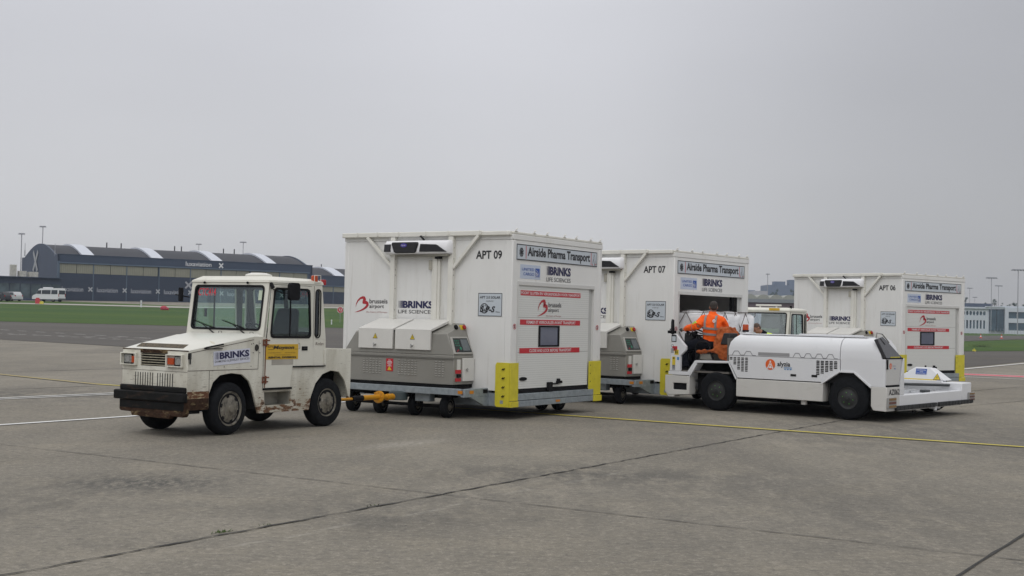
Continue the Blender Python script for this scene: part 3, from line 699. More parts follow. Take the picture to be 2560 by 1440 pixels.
    m = MB(); m.box(-.035, -.005, YR, YR+.03, .72, .78).box(-.035, -.005, YR, YR+.03, .95, 1.01); m.build('cabinet_hinges', DARK, PU)
    m = MB(); m.rect(SP, -.52, -.42, .86, 1.05, 0, .012); m.mi = 1; m.rect(SP, -.56, -.40, .80, .868, 0, .014); m.rect(SP, -.56, -.40, .66, .72, 0, .014); m.mi = 2; m.rect(SP, -.52, -.42, .73, .79, 0, .03)
    m.build('socket_panel', [mat('lid_off_white_paint'), REDP, BLK], PU)
    # chassis
    c = MB(); c.box(.66, .74, -3.62, -.48, .43, .545); c.box(-.12, .74, -.545, -.46, .40, .545)
    c.hexa([(.55, -.52, .40), (.10, -.52, .23), (-.12, -.52, .23), (-.12, -.52, .40)], [(.55, -.46, .40), (.10, -.46, .23), (-.12, -.46, .23), (-.12, -.46, .40)])
    c.box(-LN+.05, -.08, -.10, -.035, .225, .455).box(-.09, -.025, -1.3, -.05, .225, .46).box(-.09, -.03, -WD+.1, -3.3, .3, .46)
    c.build('chassis_frame', GALV, T, bevel=.006)
    c = MB(); c.box(-LN+.15, -.12, -WD+.2, -.15, .30, .46).box(-.1, .60, -3.5, -.7, .44, .50).box(-.3, .3, -2.4, -1.5, .32, .42); c.build('underframe', DARK, T)
    for x0, x1, z0, z1, o in ((-.245, -3.0, .335, .452, 0), (-.245, -2.99, .222, .325, .004)):
        c = MB(); c.box(x0, x1, -.03, .03+o, z0, z1); c.build('side_rail', GALV, T, bevel=.006)
    m = MB(); m.box(.741, .746, -.60, -.50, .46, .515); m.box(.46, .58, -.46, -.455, .46, .515); m.rect(P_SIDE(.036), 1.55, 1.70, .26, .30, 0, .004); m.box(-3.28, -3.10, .012, .018, .64, .70)
    m.build('orange_reflector', ORREF, T)
    m = MB(); m.box(.02, .16, -.46, -.452, .46, .525); m.build('tie_down_slots', DARK, T)
    # yellow corner guards
    m = MB(); m.plate([(-.30, .26), (-.27, .222), (.0, .222), (.0, 1.01), (-.27, 1.01), (-.30, .97)], [], P_FRONT(.006), -.002, .014)
    m.box(-.245, .02, .006, .022, .335, 1.008).box(-.24, .02, .006, .04, .222, .325)
    m.mi = 1
    for z in (.40, .56, .72, .88): m.tube([(.02, -.13, z+.03), (.04, -.15, z), (.04, -.12, z), (.02, -.10, z+.03)], .008, 5)
    m.mi = 2; m.box(.0205, .0215, -.19, -.125, .28, .34); m.build('corner_guard', [YEL, DARK, GALV], T, bevel=.004)
    m = MB(); m.box(-LN-.02, -2.99, .008, .05, .212, .325).box(-LN-.014, -2.82, .008, .022, .335, 1.0); m.mi = 1
    for z in (.44, .60, .76, .92): m.disc(P_SIDE(.022), 2.88, z, .012, .002, 8)
    m.build('corner_guard', [YEL, DARK], T, bevel=.004)
    # door frame
    m = MB(); m.plate([(.185, 2.43), (.185, .50), (.215, .50), (.215, 2.40), (3.0, 2.40), (3.0, 2.47), (.185, 2.47)], [], B, .0, .014); m.build('door_frame', mat('door_frame_white', (.60, .60, .585), .45, var=.02), T, bevel=.004)
    m = MB(); m.box(-2.82, -2.85, -.07, -.045, .50, 2.42); m.box(-.22, -2.83, -.06, -.02, .462, .54); m.build('door_seal', BLK, T)
    m = MB(); m.box(-2.85, -3.0, -.075, -.05, .5, 2.45); m.build('door_jamb', mat('jamb_grey', (.48, .485, .47), .5), T)
    # prohibition stickers beside the door
    for s in (.10, 3.14):
        m = MB(); m.mi = 0; m.disc(B, s, 1.655, .05, .007); m.mi = 1; m.ring(B, s, 1.655, .044, .012, .009); m.mi = 2; m.poly(B, [(s-.015, 1.63), (s+.02, 1.625), (s+.018, 1.68), (s-.01, 1.685)], .009); m.mi = 1; m.ribbon(B, [(s-.03, 1.685, .009), (s+.03, 1.625, .009)], .010)
        m.build('warning_sticker', [WPRINT, REDP, INK], T)
    # sign board
    m = MB(); m.rect(B, .11, 3.07, 2.85, 3.135, 0, .012); SB = m.build('sign_board', SIGNB, T)
    BS = P_SIDE(.012); m = MB()
    for a in ((.11, 3.07, 2.85, 2.866), (.11, 3.07, 3.119, 3.135), (.11, .126, 2.86, 3.12), (3.054, 3.07, 2.86, 3.12)): m.poly(BS, [(a[0], a[2]), (a[1], a[2]), (a[1], a[3]), (a[0], a[3])])
    for k in range(8):
        a = 6.283*k/8+.39; c_, s_ = math.cos(a), math.sin(a)
        m.ribbon(BS, [(.27, 2.99, .022), (.27+c_*.07, 2.99+s_*.085, .018)]); m.ribbon(BS, [(.27+c_*.045+s_*.03, 2.99+s_*.06-c_*.03, .012), (.27+c_*.065, 2.99+s_*.08, .014), (.27+c_*.045-s_*.03, 2.99+s_*.06+c_*.03, .012)])
    m.disc(BS, .27, 2.99, .035, .004)
    m.text(BS, 'Airside Pharma Transport', .48, 2.78, 2.885, 3.10, bold=.03)
    m.mi = 1; m.ribbon(BS, [(.425, 2.88, .018), (.425, 3.11, .018)]); m.ribbon(BS, [(2.83, 2.88, .018), (2.83, 3.11, .018)])
    m.ribbon(BS, [(2.87, 2.885, .03), (2.90, 2.885, .01)]); m.ribbon(BS, [(3.0, 2.895, .03), (3.03, 2.895, .01)])
    m.mi = 2; m.ribbon(BS, [(2.88, 2.90, .012), (2.95, 3.09, .018), (3.02, 2.91, .012)]); m.ribbon(BS, [(2.92, 3.0, .01), (2.97, 2.88, .02), (3.0, 2.88, .01)])
    m.build('lettering', [INK, REDP, GREYINK], SB)
    # stickers on the door side
    m = MB(); m.rect(B, .26, .95, 2.52, 2.775, 0, .003); US = m.build('airline_sticker', PALEB, T)
    m = MB(); m.text(B, 'UNITED', .31, .73, 2.665, 2.715, d=.006, bold=.01); m.text(B, 'CARGO', .36, .73, 2.58, 2.635, d=.006, bold=.01); m.mi = 1
    m.poly(B, [(.77, 2.56), (.92, 2.56), (.92, 2.72), (.77, 2.72)], .006); m.mi = 2
    for k in range(4): m.ring(B, .74, 2.53, .06+.035*k, .007, .008, 12, 12, 72)
    for k in range(3): m.ribbon(B, [(.79+.035*k, 2.565, .006), (.80+.03*k, 2.62, .006), (.775, 2.66-.02*k, .006)], .008)
    m.build('lettering', [BLUEP, BLUEP, WPRINT], US)
    m = MB(); brinks(m, P_SIDE(.001), 1.17, 2.06, 2.50, 2.78, narrow=.9); m.build('logo', [NAVY, GREYINK], T)
    # front stickers
    m = MB(); brussels(m, A, -3.60, -2.78, 1.84, 2.15); m.build('logo', [DRED, INK, mat('faded_red_print', (.34, .12, .12), .5, var=0)], T)
    m = MB(); brinks(m, A, -2.52, -1.72, 1.85, 2.085); m.build('logo', [NAVY, INK], T)
    m = MB(); m.rect(A, -.71, -.20, 1.83, 2.245, 0, .006); MS = m.build('maker_sign', SIGNB, T)
    AS = P_FRONT(.006); m = MB()
    for a in ((-.71, -.20, 1.83, 1.84), (-.71, -.20, 2.235, 2.245), (-.71, -.70, 1.83, 2.24), (-.21, -.20, 1.83, 2.24)): m.poly(AS, [(a[0], a[2]), (a[1], a[2]), (a[1], a[3]), (a[0], a[3])])
    m.text(AS, 'APT 2.0 SOLAR', -.675, -.235, 2.145, 2.19, bold=.012); m.text(AS, 'made by', -.54, -.38, 2.085, 2.115)
    m.ring(AS, -.575, 1.97, .085, .012, .004)
    for k in (-.05, 0, .05): m.ribbon(AS, [(-.65, 1.97+k, .006), (-.575, 1.96+k*1.1, .006), (-.50, 1.97+k, .006)])
    m.ring(AS, -.575, 1.97, .04, .006, .004, ry=.085)
    m.text(AS, 'S-P-S', -.67, -.34, 1.90, 2.01, bold=.03, shear=.3, d=.006); m.ribbon(AS, [(-.33, 1.91, .012), (-.24, 1.905, .008)])
    m.build('lettering', [INK], MS)
    m = MB(); m.text(A, 'APT '+name, -.785, -.225, 2.855, 3.01, bold=.025); kid(m.build('lettering', INK, T), skip_copy=1)
    # wheels
    for x, y, s in ((.42, -1.05, .15), (.36, -1.80, .15), (.42, -2.55, .15), (.42, -3.20, .15), (-2.75, -1.0, 0), (-3.0, -2.9, 0)):
        wheel(T, (x, y, .20), .20, .14, steer=s, rr_=.62, holes=0)
    for x, y in ((-2.98, -.75), (-2.55, -3.1)): wheel(T, (x, y, .20), .20, .15, rr_=.62, holes=0)
    m = MB(); m.box(.30, .52, -1.2, -.9, .36, .44).box(.30, .5, -3.3, -2.4, .36, .44).tube([(.42, -1.1, .2), (.42, -3.2, .2)], .03); m.build('axle', DARK, T); m = MB(); m.tube([(-2.75, -.7, .2), (-2.75, -3.2, .2)], .03).box(-2.85, -2.6, -1.3, -.7, .19, .34); m.build('axle', DARK, T)
    m = MB(); m.box(.45, .62, -1.62, -1.30, .28, .42); m.build('hydraulic_box', GALV, T, bevel=.01)
    m = MB(); m.lathe([(.16, -.07), (.17, -.06), (.17, .07), (.12, .09)], (.72, -1.92, .36), (0, 0, 1), 20); m.build('turntable', mat('dark_grey_green_paint', (.06, .08, .085), .5), T)
    return T
def add_door(T):
    D = MB(); D.box(-.225, -2.82, -.045, -.012, .54, 2.42)
    o = D.build('sliding_door', DOORW, T, bevel=.003)
    B = P_SIDE(-.012)
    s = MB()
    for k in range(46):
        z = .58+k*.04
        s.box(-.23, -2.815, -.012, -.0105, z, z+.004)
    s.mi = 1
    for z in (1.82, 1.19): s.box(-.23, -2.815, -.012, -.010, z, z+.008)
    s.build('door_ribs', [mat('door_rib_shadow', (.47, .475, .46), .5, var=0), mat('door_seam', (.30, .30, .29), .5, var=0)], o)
    for z0, z1, t, a, b in ((2.22, 2.31, 'POORT SLUITEN EN VERGRENDELEN VOOR TRANSPORT', .32, 2.47), (1.69, 1.785, 'FERMER ET VERROUILLER AVANT TRANSPORT', .52, 2.30), (1.175, 1.27, 'CLOSE AND LOCK BEFORE TRANSPORT', .64, 2.16)):
        m = MB(); m.rect(B, .31, 2.48, z0, z1, 0, .005); m.mi = 1; m.text(B, t, a, b, z0+.02, z1-.02, d=.007, bold=.008); m.build('instruction_strip', [REDP, WPRINT], o)
    m = MB(); brussels(m, P_SIDE(-.009), .86, 1.75, 1.84, 2.15); m.build('logo', [DRED, GREYINK, mat('faded_red_print')], o)
    m = MB(); m.plate([(.95, 1.29), (1.69, 1.29), (1.69, 1.68), (.95, 1.68)], [[(1.0, 1.32), (1.64, 1.32), (1.64, 1.65), (1.0, 1.65)]], B, 0, .02); wf = m.build('door_window', BLK, o, bevel=.006)
    m = MB(); m.rect(B, 1.0, 1.64, 1.32, 1.65, 0, .006); m.build('window_pane', mat('dark_blue_window_pane', (.10, .11, .16), .12, var=.15, vscale=2), o)
    m = MB(); m.plate([(.445+.125*math.cos(6.283*k/20), .715+.035*math.sin(6.283*k/20)) for k in range(20)], [], B, 0, .015); m.build('door_grip', BLK, o, bevel=.004)
    m = MB(); m.rect(B, 1.28, 1.43, .46, .635, 0, .05); m.rect(B, 1.42, 1.66, .585, .61, 0, .03); m.rect(B, 1.62, 1.80, .60, .65, 0, .04); m.rect(B, 1.64, 1.72, .64, .69, 0, .04); m.build('door_latch', BLK, o, bevel=.006)
GT = 'pharma transport trailers standing on the apron'
BASE = [((0, 23.014, 0), R(-90)-.569), ((3.484, 27.898, 0), R(-90)-.676), ((11.214, 37.289, 0), R(-90)-.875)]
T9 = build_trailer('09', *BASE[0], 'white box trailer lettered APT 09, coupled right behind the rusty cream tug', GT)
T7 = copy_tree(T9); T7.location, T7.rotation_euler = BASE[1][0], (0, 0, BASE[1][1]); T7['label'] = 'white box trailer lettered APT 07 with its door raised, orange jacketed driver in front'
m = MB(); m.text(P_FRONT(0.0), 'APT 07', -.785, -.225, 2.855, 3.01, bold=.025); m.build('lettering', INK, T7)
m = MB(); m.box(-2.70, -2.80, -.16, -.085, .55, 2.42); m.build('door_guide', BLK, T7)
add_door(T9)
T6 = copy_tree(T9); T6.location, T6.rotation_euler = BASE[2][0], (0, 0, BASE[2][1]); T6['label'] = 'white box trailer lettered APT 06, farthest right behind the low white loader'
m = MB(); m.text(P_FRONT(0.0), 'APT 06', -.785, -.225, 2.855, 3.01, bold=.025); m.build('lettering', INK, T6)
for T_ in (T7, T6):
    m = MB(); m.tube([(.7, -1.92, .36), (1.5, -1.92, .36), (2.2, -1.93, .36)], .04, 8); m.build('drawbar', DRAWY, T_)
m = MB(); m.tube([(.84, -1.92, .35), (1.06, -1.92, .35)], .058, 12).lathe([(.02, -.022), (.108, -.02), (.112, 0), (.108, .02), (.02, .022)], (1.28, -1.92, .36), (.9, .1, .25), 20)
m.tube([(1.0, -1.92, .35), (1.28, -1.92, .36), (1.75, -1.92, .36)], .045, 12).tube([(2.0, -1.92, .355), (2.75, -1.93, .36)], .022, 8)
for k in range(8):
    a = 6.283*k/8; m.lathe([(.014, .02), (.014, .045)], Vector((1.28, -1.92, .36))+Vector((0, math.cos(a), math.sin(a)))*.085, (1, 0, .2), 6)
m.mi = 1; m.tube([(1.74, -1.92, .36), (2.02, -1.92, .355)], .048, 12)
m.build('drawbar', [DRAWY, BLK], T9)
m = MB(); m.tube([(2.62, -1.90, .34), (2.66, -1.86, .24), (2.70, -1.9, .12), (2.72, -1.93, .3)], .008, 5); m.build('safety_chain', CHROME, T9)

# ------------------------------------------------------------------ baggage tug (local: +x forward, y=0 the side we see, z up)
def arc(cx, cz, rx, rz, a0, a1, n=8): return [(cx+rx*math.cos(R(a0+(a1-a0)*k/n)), cz+rz*math.sin(R(a0+(a1-a0)*k/n))) for k in range(n+1)]
def build_tug(loc, rz, label, group, first=True):
    T = empty('tow_tractor', loc, rz, label, 'tow tractor', group)
    YF, YC = -1.34, -1.64       # far side at the nose, far side at the cab
    paint = TUGP
    S0 = P_LEFT(0.0)
    # side panels with wheel arches
    front_arch = [(.44, .37)]+arc(-.02, .50, .46, .40, 172, 10, 10)[::-1]+[(-.50, .55), (-.57, .30)]
    fa = [(.44, .40), (.43, .62), (.36, .78), (.22, .88), (.0, .905), (-.22, .88), (-.37, .78), (-.46, .62), (-.52, .45), (-.58, .29)]
    ra = [(-1.72, .29), (-1.76, .50), (-1.86, .70), (-2.02, .84), (-2.22, .895), (-2.42, .87), (-2.56, .74), (-2.64, .58), (-2.67, .44)]
    outer = [(.86, .40), (.86, 1.235), (-.45, 1.435), (-.66, 1.435), (-.66, 1.40), (-2.08, 1.40), (-2.08, 1.245), (-2.72, 1.245), (-2.72, .44)]+ra[::-1]+fa[::-1]
    step = [(-.72, .40), (-1.29, .40), (-1.29, .60), (-.70, .60)]
    m = MB(); m.plate(outer, [step], S0, -.035, 0)
    o2 = [(x, z) for x, z in outer]
    def far(s, t, d): return Vector((s, (YF if s > .5 else YF+(YC-YF)*min(1, (.86-s)/1.3))-d, t))
    m.plate(outer, [], far, -.035, 0)
    # nose
    FN = P_FRONT(.86)
    m.plate([(YF, .66), (-.001, .66), (-.001, 1.235), (YF, 1.235)], [[(-.955, 1.0), (-.41, 1.0), (-.41, 1.185), (-.955, 1.185)]], FN, -.03, .002)
    # bed: floor, rear wall
    m.box(-2.719, -2.08, YC+.04, -.04, 1.0, 1.04).box(-2.719, -2.69, YC+.036, -.036, .45, 1.24)
    m.build('body', paint, T, bevel=.006)
    m = MB(); m.box(-1.73, -.60, YC+.3, -.30, .32, 1.2).box(-.60, .60, YF+.28, -.32, .34, 1.15).box(.55, .84, YF+.05, -.06, .34, 1.1).box(-2.67, -1.7, YC+.3, -.32, .4, .98).box(-.66, -.56, YC+.05, -.05, .35, 1.4).box(-1.76, -1.70, YC+.05, -.05, .35, 1.0)
    m.build('underframe', DARK, T)
    # step recess
    m = MB(); m.box(-.70, -1.30, -.29, -.27, .39, .62).box(-.70, -1.30, -.28, -.037, .375, .395).box(-.70, -1.30, -.28, -.037, .605, .62).box(-1.30, -1.28, -.28, -.037, .39, .61)
    m.build('step_well', mat('grimy_step_paint', (.33, .32, .28), .6, var=.25, vscale=4), T)
    # hood
    h = MB()
    P_ = dict(a=(.858, 0, 1.237), b=(.858, YF, 1.237), c=(.84, -.10, 1.262), d=(.84, YF+.22, 1.262), e=(.72, -.12, 1.325), f=(.72, YF+.24, 1.325), g=(-.62, -.10, 1.485), h=(-.62, YC+.10, 1.47), i=(-.45, -.002, 1.438), j=(-.45, YC+.002, 1.42), k=(-.66, -.002, 1.438), l=(-.66, YC+.002, 1.42))
    ids = {k: h.V(v) for k, v in P_.items()}
    for q in ('acdb', 'cefd', 'eghf', 'aiec', 'ikge', 'bdfj', 'fhlj'): h.F([ids[k] for k in q])
    H_ = h.build('hood', mat('hood_off_white_paint', (.66, .655, .60), .38, var=.03, dirt=[((.42, .32, .14), 1.6, .60, .66, (1.2, .5, 1), .7), ((.12, .07, .04), 24, .72, .75, (1, 1, 1), .8)]), T, bevel=.008)
    m = MB(); n_ = Vector((P_['e'][0]-P_['c'][0], 0, P_['e'][2]-P_['c'][2])).normalized()
    MP = slant((.84, YF+.23, 1.263), (0, 1, 0), n_); m.rect(MP, .02, .98, .012, .125, 0, .004); m.build('hood_mesh', mat('rusty_wire_mesh', (.13, .10, .06), .8, var=.4, vscale=50, dirt=[((.02, .02, .02), 60, .5, .55, (1, 1, 1), 1)]), H_)
    m = MB(); m.box(.845, .866, YF+.0, -.0, 1.228, 1.243); m.build('rust_edge', RUST, H_)
    m = MB(); m.tube([(.56, .012, 1.272), (.53, .03, 1.285), (.22, .03, 1.33), (.19, .012, 1.328)], .013, 6); m.box(.20, .53, -.004, .02, 1.262, 1.272); m.build('hood_handle', BLK, T)
    m = MB(); m.box(.80, .86, .0, .012, 1.12, 1.20).tube([(.83, .02, 1.21), (.84, .03, 1.05)], .012, 6); m.build('hood_latch', mat('black_metal', (.02, .02, .02), .5, var=0), T)
    # panel seams on the side
    m = MB()
    for a, b in (((.855, 1.20), (-.45, 1.395)), ((.86, .955), (-.55, .955)), ((-.55, .955), (-.56, 1.38)), ((.44, .42), (.44, .95)), ((-.66, .66), (-.66, 1.38))):
        m.ribbon(P_LEFT(0), [(a[0], a[1], .008), (b[0], b[1], .008)], .0025)
    m.build('panel_seam', mat('seam_dirt', (.05, .035, .025), .8), T)
    m = MB(); m.disc(P_LEFT(0), -.51, 1.275, .042, .004, rt=.052); 
    for a, b in ((-.44, 1.34), (-.58, 1.34), (-.44, 1.20), (-.58, 1.20), (.18, 1.30), (.15, 1.0), (-.40, 1.0), (-.40, 1.33)): m.disc(P_LEFT(0), a, b, .009, .003, 8)
    m.build('side_vent', mat('dark_vent', (.03, .028, .025), .8), T)
    # nose details
    m = MB(); m.rect(FN, -.955, -.41, 1.0, 1.185, -.06, -.05); m.mi = 1
    for k in range(5): m.hexa([(.845, -.955, 1.018+k*.036), (.868, -.955, 1.012+k*.036), (.868, -.41, 1.012+k*.036), (.845, -.41, 1.018+k*.036)], [(.845, -.955, 1.024+k*.036), (.870, -.955, 1.019+k*.036), (.870, -.41, 1.019+k*.036), (.845, -.41, 1.024+k*.036)])
    m.mi = 2; m.rect(FN, -.965, -.405, 1.187, 1.228, .002, .005); m.build('radiator_grille', [DARK, mat('grille_cream', (.42, .39, .30), .6, var=.3, vscale=20), RUST], T)
    m = MB()
    for k in range(16):
        if k == 8: continue
        y = -1.055+k*.051; m.rect(FN, y-.008, y+.008, .715, .905, 0, .004)
    m.build('nose_slots', mat('slot_black', (.02, .02, .018), .8), T)
    m = MB(); m.rect(FN, YF, -.0, .935, .940, 0, .004); m.build('nose_seam', mat('seam_dirt'), T)
    for y0, y1, gl, ind in ((-1.345, -1.02, (-1.285, -1.13), (-1.12, -1.035)), (-.40, -.07, (-.235, -.085), (-.375, -.25))):
        m = MB(); m.plate([(y0, 1.0), (y1, 1.0), (y1, 1.18), (y0, 1.18)], [[(y0+.02, 1.015), (y1-.02, 1.015), (y1-.02, 1.165), (y0+.02, 1.165)]], FN, 0, .05)
        hl = m.build('headlight', paint, T, bevel=.004)
        m = MB(); m.rect(FN, gl[0]-.02, gl[1]+.01, 1.018, 1.162, 0, .01); m.build('lamp_housing', BLK, hl)
        m = MB(); yc = (gl[0]+gl[1])/2; m.plate(rrect(gl[0], gl[1], 1.035, 1.15, .02), [], FN, .008, .02); m.mi = 1; m.disc(FN, yc, 1.085, .04, .023); m.build('lens', [mat('lamp_glass', (.30, .31, .30), .08, .3, var=.3, vscale=30), CHROME], hl)
        m = MB(); m.rect(FN, ind[0], ind[1], 1.035, 1.13, .004, .035); m.build('indicator', AMBER, hl, bevel=.006)
    # bumper
    m = MB(); m.box(.85, .90, YF-.01, .0, .635, .72); m.box(.85, .945, YF-.09, .015, .505, .64); m.build('bumper', BUMP, T, bevel=.02)
    m = MB(); m.plate([(YF, .36), (YF+.03, .335), (-.03, .30), (0, .33), (0, .51), (YF, .51)], [], FN, -.05, .04); m.box(.44, .86, -.05, .004, .395, .56); m.mi = 1; m.rect(FN, YF+.01, -.01, .385, .50, .03, .045); m.mi = 0; m.plate([(-1.05, .28), (-.28, .265), (-.25, .33), (-1.08, .345)], [], FN, -.02, .06)
    m.build('skid_plate', [RUST, BUMP], T, bevel=.006)
    m = MB(); m.box(.445, .855, .001, .004, .56, .66); m.build('rust_patch', mat('flaking_rust', (.40, .33, .2), .85, var=.2, dirt=[((.12, .05, .025), 9, .42, .5, (1, 1, 2.5), 1)]), T)
    # cab
    cab = MB()
    def cx(z): return -.645-(z-1.44)*.125
    # near side: pillar, door opening, rear pillar
    sideout = [(-.645, 1.40), (cx(2.26), 2.26), (-1.965, 2.26), (-2.08, 1.40)]
    doorhole = [(-.71, 1.405), (-.795, 2.235), (-1.72, 2.235), (-1.765, 1.405)]
    rw = [(x-1.87, z) for x, z in rrect(-.055, .055, 1.43, 2.18, .054, 5)]
    cab.plate(sideout, [[(-.71, 1.42), (-.795, 2.235), (-1.72, 2.235), (-1.765, 1.42)], rw], S0, -.04, 0)
    fs = lambda s, t, d: Vector((s, YC-d, t))
    farwin = [(-.80, 1.50), (-.86, 2.18), (-1.30, 2.18), (-1.30, 1.50)]; farwin2 = [(-1.38, 1.50), (-1.38, 2.18), (-1.47, 2.18), (-1.47, 1.50)]
    cab.plate(sideout, [[(-.78, 1.50), (-.85, 2.18), (-1.68, 2.18), (-1.72, 1.50)], rw], fs, -.04, 0)
    # windscreen wall, slanted
    up = Vector((cx(2.26)+.645, 0, 2.26-1.44+.0)).normalized(); hgt = math.hypot(cx(2.26)+.645, .82)
    WS = slant((-.645, YC, 1.44), (0, 1, 0), up); Wd = -YC
    ws_hole = rrect(.10, Wd-.09, .10, hgt-.055, .06)
    cab.plate([(0, 0), (Wd, 0), (Wd, hgt), (0, hgt)], [ws_hole], WS, -.04, 0)
    # rear wall with window
    RU = Vector((.115, 0, .86)).normalized()
    RW = slant((-2.08, 0, 1.40), (0, -1, 0), RU); rh = math.hypot(.115, .86)
    cab.plate([(.04, 0), (Wd-.04, 0), (Wd-.04, rh), (.04, rh)], [rrect(.16, .72, .12, rh-.07, .05), rrect(.80, 1.48, .12, rh-.07, .05)], RW, -.04, -.0)
    cab.box(-2.078, -.66, YC+.05, -.30, 1.0, 1.05); cab.box(-2.078, -2.03, YC+.04, -.04, 1.04, 1.40)
    CB = cab.build('cab', TUGC, T, bevel=.005)
    m = MB(); m.plate([(.06, .02), (Wd-.06, .02), (Wd-.06, rh-.02), (.06, rh-.02)], [rrect(.16, .72, .12, rh-.07, .05), rrect(.80, 1.48, .12, rh-.07, .05)], RW, -.055, -.042)
    m.plate([(-.70, 1.42), (-.78, 2.24), (-1.93, 2.24), (-2.03, 1.42)], [[(-.78, 1.50), (-.85, 2.18), (-1.68, 2.18), (-1.72, 1.50)], rw], fs, -.055, -.042)
    m.box(-1.95, -.80, YC+.05, -.05, 2.235, 2.25); m.build('cab_lining', mat('dark_grey_cab_lining', (.09, .09, .095), .8), T)
    m = MB()
    zt = 2.26
    m.hexa([(cx(zt)+.02, YC-.01, zt), (cx(zt)+.02, .01, zt), (-1.99, .01, zt), (-1.99, YC-.01, zt)], [(cx(zt)+.01, YC, zt+.03), (cx(zt)+.01, .0, zt+.03), (-1.98, .0, zt+.05), (-1.98, YC, zt+.05)])
    m.hexa([(cx(zt)+.01, YC, zt+.031), (cx(zt)+.01, .0, zt+.031), (-1.98, .0, zt+.051), (-1.98, YC, zt+.051)], [(cx(zt)-.10, YC+.13, zt+.10), (cx(zt)-.10, -.13, zt+.10), (-1.90, -.12, zt+.09), (-1.90, YC+.12, zt+.09)])
    m.build('roof', TUGC, T, bevel=.008)
    m = MB(); m.lathe([(.20, 0), (.21, .03), (.20, .045), (.12, .07), (.01, .075)], (-1.25, -.70, zt+.095), (0, 0, 1), 24); m.build('roof_vent_cap', mat('vent_cap_white', (.66, .65, .60), .4), T)
    # glazing with rubber gaskets
    m = MB(); m.plate(rrect(.085, Wd-.075, .085, hgt-.04, .07), [rrect(.115, Wd-.105, .115, hgt-.07, .05)], WS, -.02, .012); gk = m.build('windscreen_gasket', BLK, T)
    m = MB(); m.plate(ws_hole, [], WS, -.022, -.016); wsn = m.build('windscreen', GLASS, T)
    if first:
        m = MB(); m.text(WS, 'CTC414', .15, .53, hgt-.21, hgt-.09, d=-.012, bold=.012); m.build('lettering', mat('red_number_print', (.55, .03, .05), .5, var=0), wsn)
        m = MB(); m.rect(WS, Wd-.20, Wd-.13, hgt-.27, hgt-.12, -.014, -.011); m.build('windscreen_sticker', mat('pale_green_sticker', (.5, .58, .45), .5), wsn)
    for s0 in (.52, 1.18):
        m = MB(); a = WS(s0+.13, .02, .03); b = WS(s0-.17, .17, .03); m.tube([WS(s0+.18, -.02, .02), a, b], [.014, .010, .007], 6); m.tube([WS(s0-.42, .235, .02), WS(s0-.17, .17, .024), WS(s0+.06, .12, .02)], .006, 5); m.tube([WS(s0-.40, .23, .014), WS(s0+.05, .115, .014)], .008, 5)
        m.tube([WS(s0+.20, -.02, .02), WS(s0+.21, .06, .03), WS(s0+.27, .06, .03), WS(s0+.29, -.02, .01)], .004, 5); m.build('wiper', BLK, T)
    for s0 in (.30, 1.22): 
        m = MB(); m.ell(WS(s0, hgt-.01, .03), (.02, .02, .02), 8, 5); m.build('roof_bolt', BLK, T)
    m = MB(); m.plate([(s-1.87, t) for s, t in rrect(-.07, .07, 1.415, 2.195, .069, 5)], [rw], S0, -.005, .010); m.build('window_gasket', BLK, T)
    m = MB(); m.plate(rw, [], S0, -.02, -.015); m.build('rear_quarter_window', DGLASS, T)
    m = MB(); m.plate(rw, [], fs, -.02, -.015); m.plate([(-.78, 1.50), (-.85, 2.18), (-1.68, 2.18), (-1.72, 1.50)], [], fs, -.02, -.015)
    m.build('far_side_window', GLASS, T)
    m = MB(); m.plate(rrect(.16, .72, .12, rh-.07, .05), [], RW, -.025, -.02); m.plate(rrect(.80, 1.48, .12, rh-.07, .05), [], RW, -.025, -.02); m.build('rear_window', GLASS, T)
    # far door seen through the cab, window divider
    m = MB(); m.box(-1.20, -1.22, YC+.02, YC+.035, 1.50, 2.18).box(-1.0, -1.03, YC+.02, YC+.05, 1.72, 1.85); m.build('far_window_frame', BLK, T)
    # door
    dr = MB(); dout = [(-.695, .665), (-.725, 1.42), (-.80, 2.228), (-1.715, 2.228), (-1.76, 1.42), (-1.775, .985), (-1.305, .985), (-1.25, .665)]
    win = [(p[0]-(p[1]-1.42)*.03, p[1]) for p in rrect(-1.715, -.765, 1.43, 2.20, .07)]
    win = [(-.785, 1.50), (-.80, 1.44), (-.85, 1.42), (-1.66, 1.415), (-1.70, 1.45), (-1.705, 1.50), (-1.665, 2.12), (-1.65, 2.17), (-1.60, 2.19), (-.90, 2.19), (-.86, 2.17), (-.845, 2.13)]
    dr.plate(dout, [win], S0, .001, .012); D = dr.build('door', TUGC, T, bevel=.003)
    m = MB(); inn = [(x+(.03 if x < -1.25 else -.03), z+(.03 if z < 1.8 else -.03)) for x, z in win]; m.plate(win, [inn], S0, -.005, .022); m.mi = 0; m.box(-1.235, -1.215, .0, .014, 1.44, 2.17); m.build('window_gasket', BLK, D)
    m = MB(); m.plate(inn, [], S0, .004, .008); m.build('pane', glass_mat('door_pane_glass', (.66, .74, .73), .05), D)
    if first:
        m = MB(); m.text(S0, 'CTC414', -1.28, -1.62, 2.06, 2.165, d=.003, bold=.02, mirror=False); m.build('lettering', mat('red_number_print'), D)
    m = MB(); m.rect(S0, -1.50, -1.63, 1.225, 1.29, .01, .022); m.mi = 1; m.rect(S0, -1.53, -1.60, 1.245, 1.27, .022, .03); m.build('door_handle', [BLK, GLASSBLK], D, bevel=.005)
    m = MB(); m.ribbon(P_LEFT(.012), [(-1.42, 1.34, .006), (-1.45, 1.33, .006), (-1.455, 1.27, .006), (-1.43, 1.25, .006)], .003); m.build('key_ring', DARK, D)
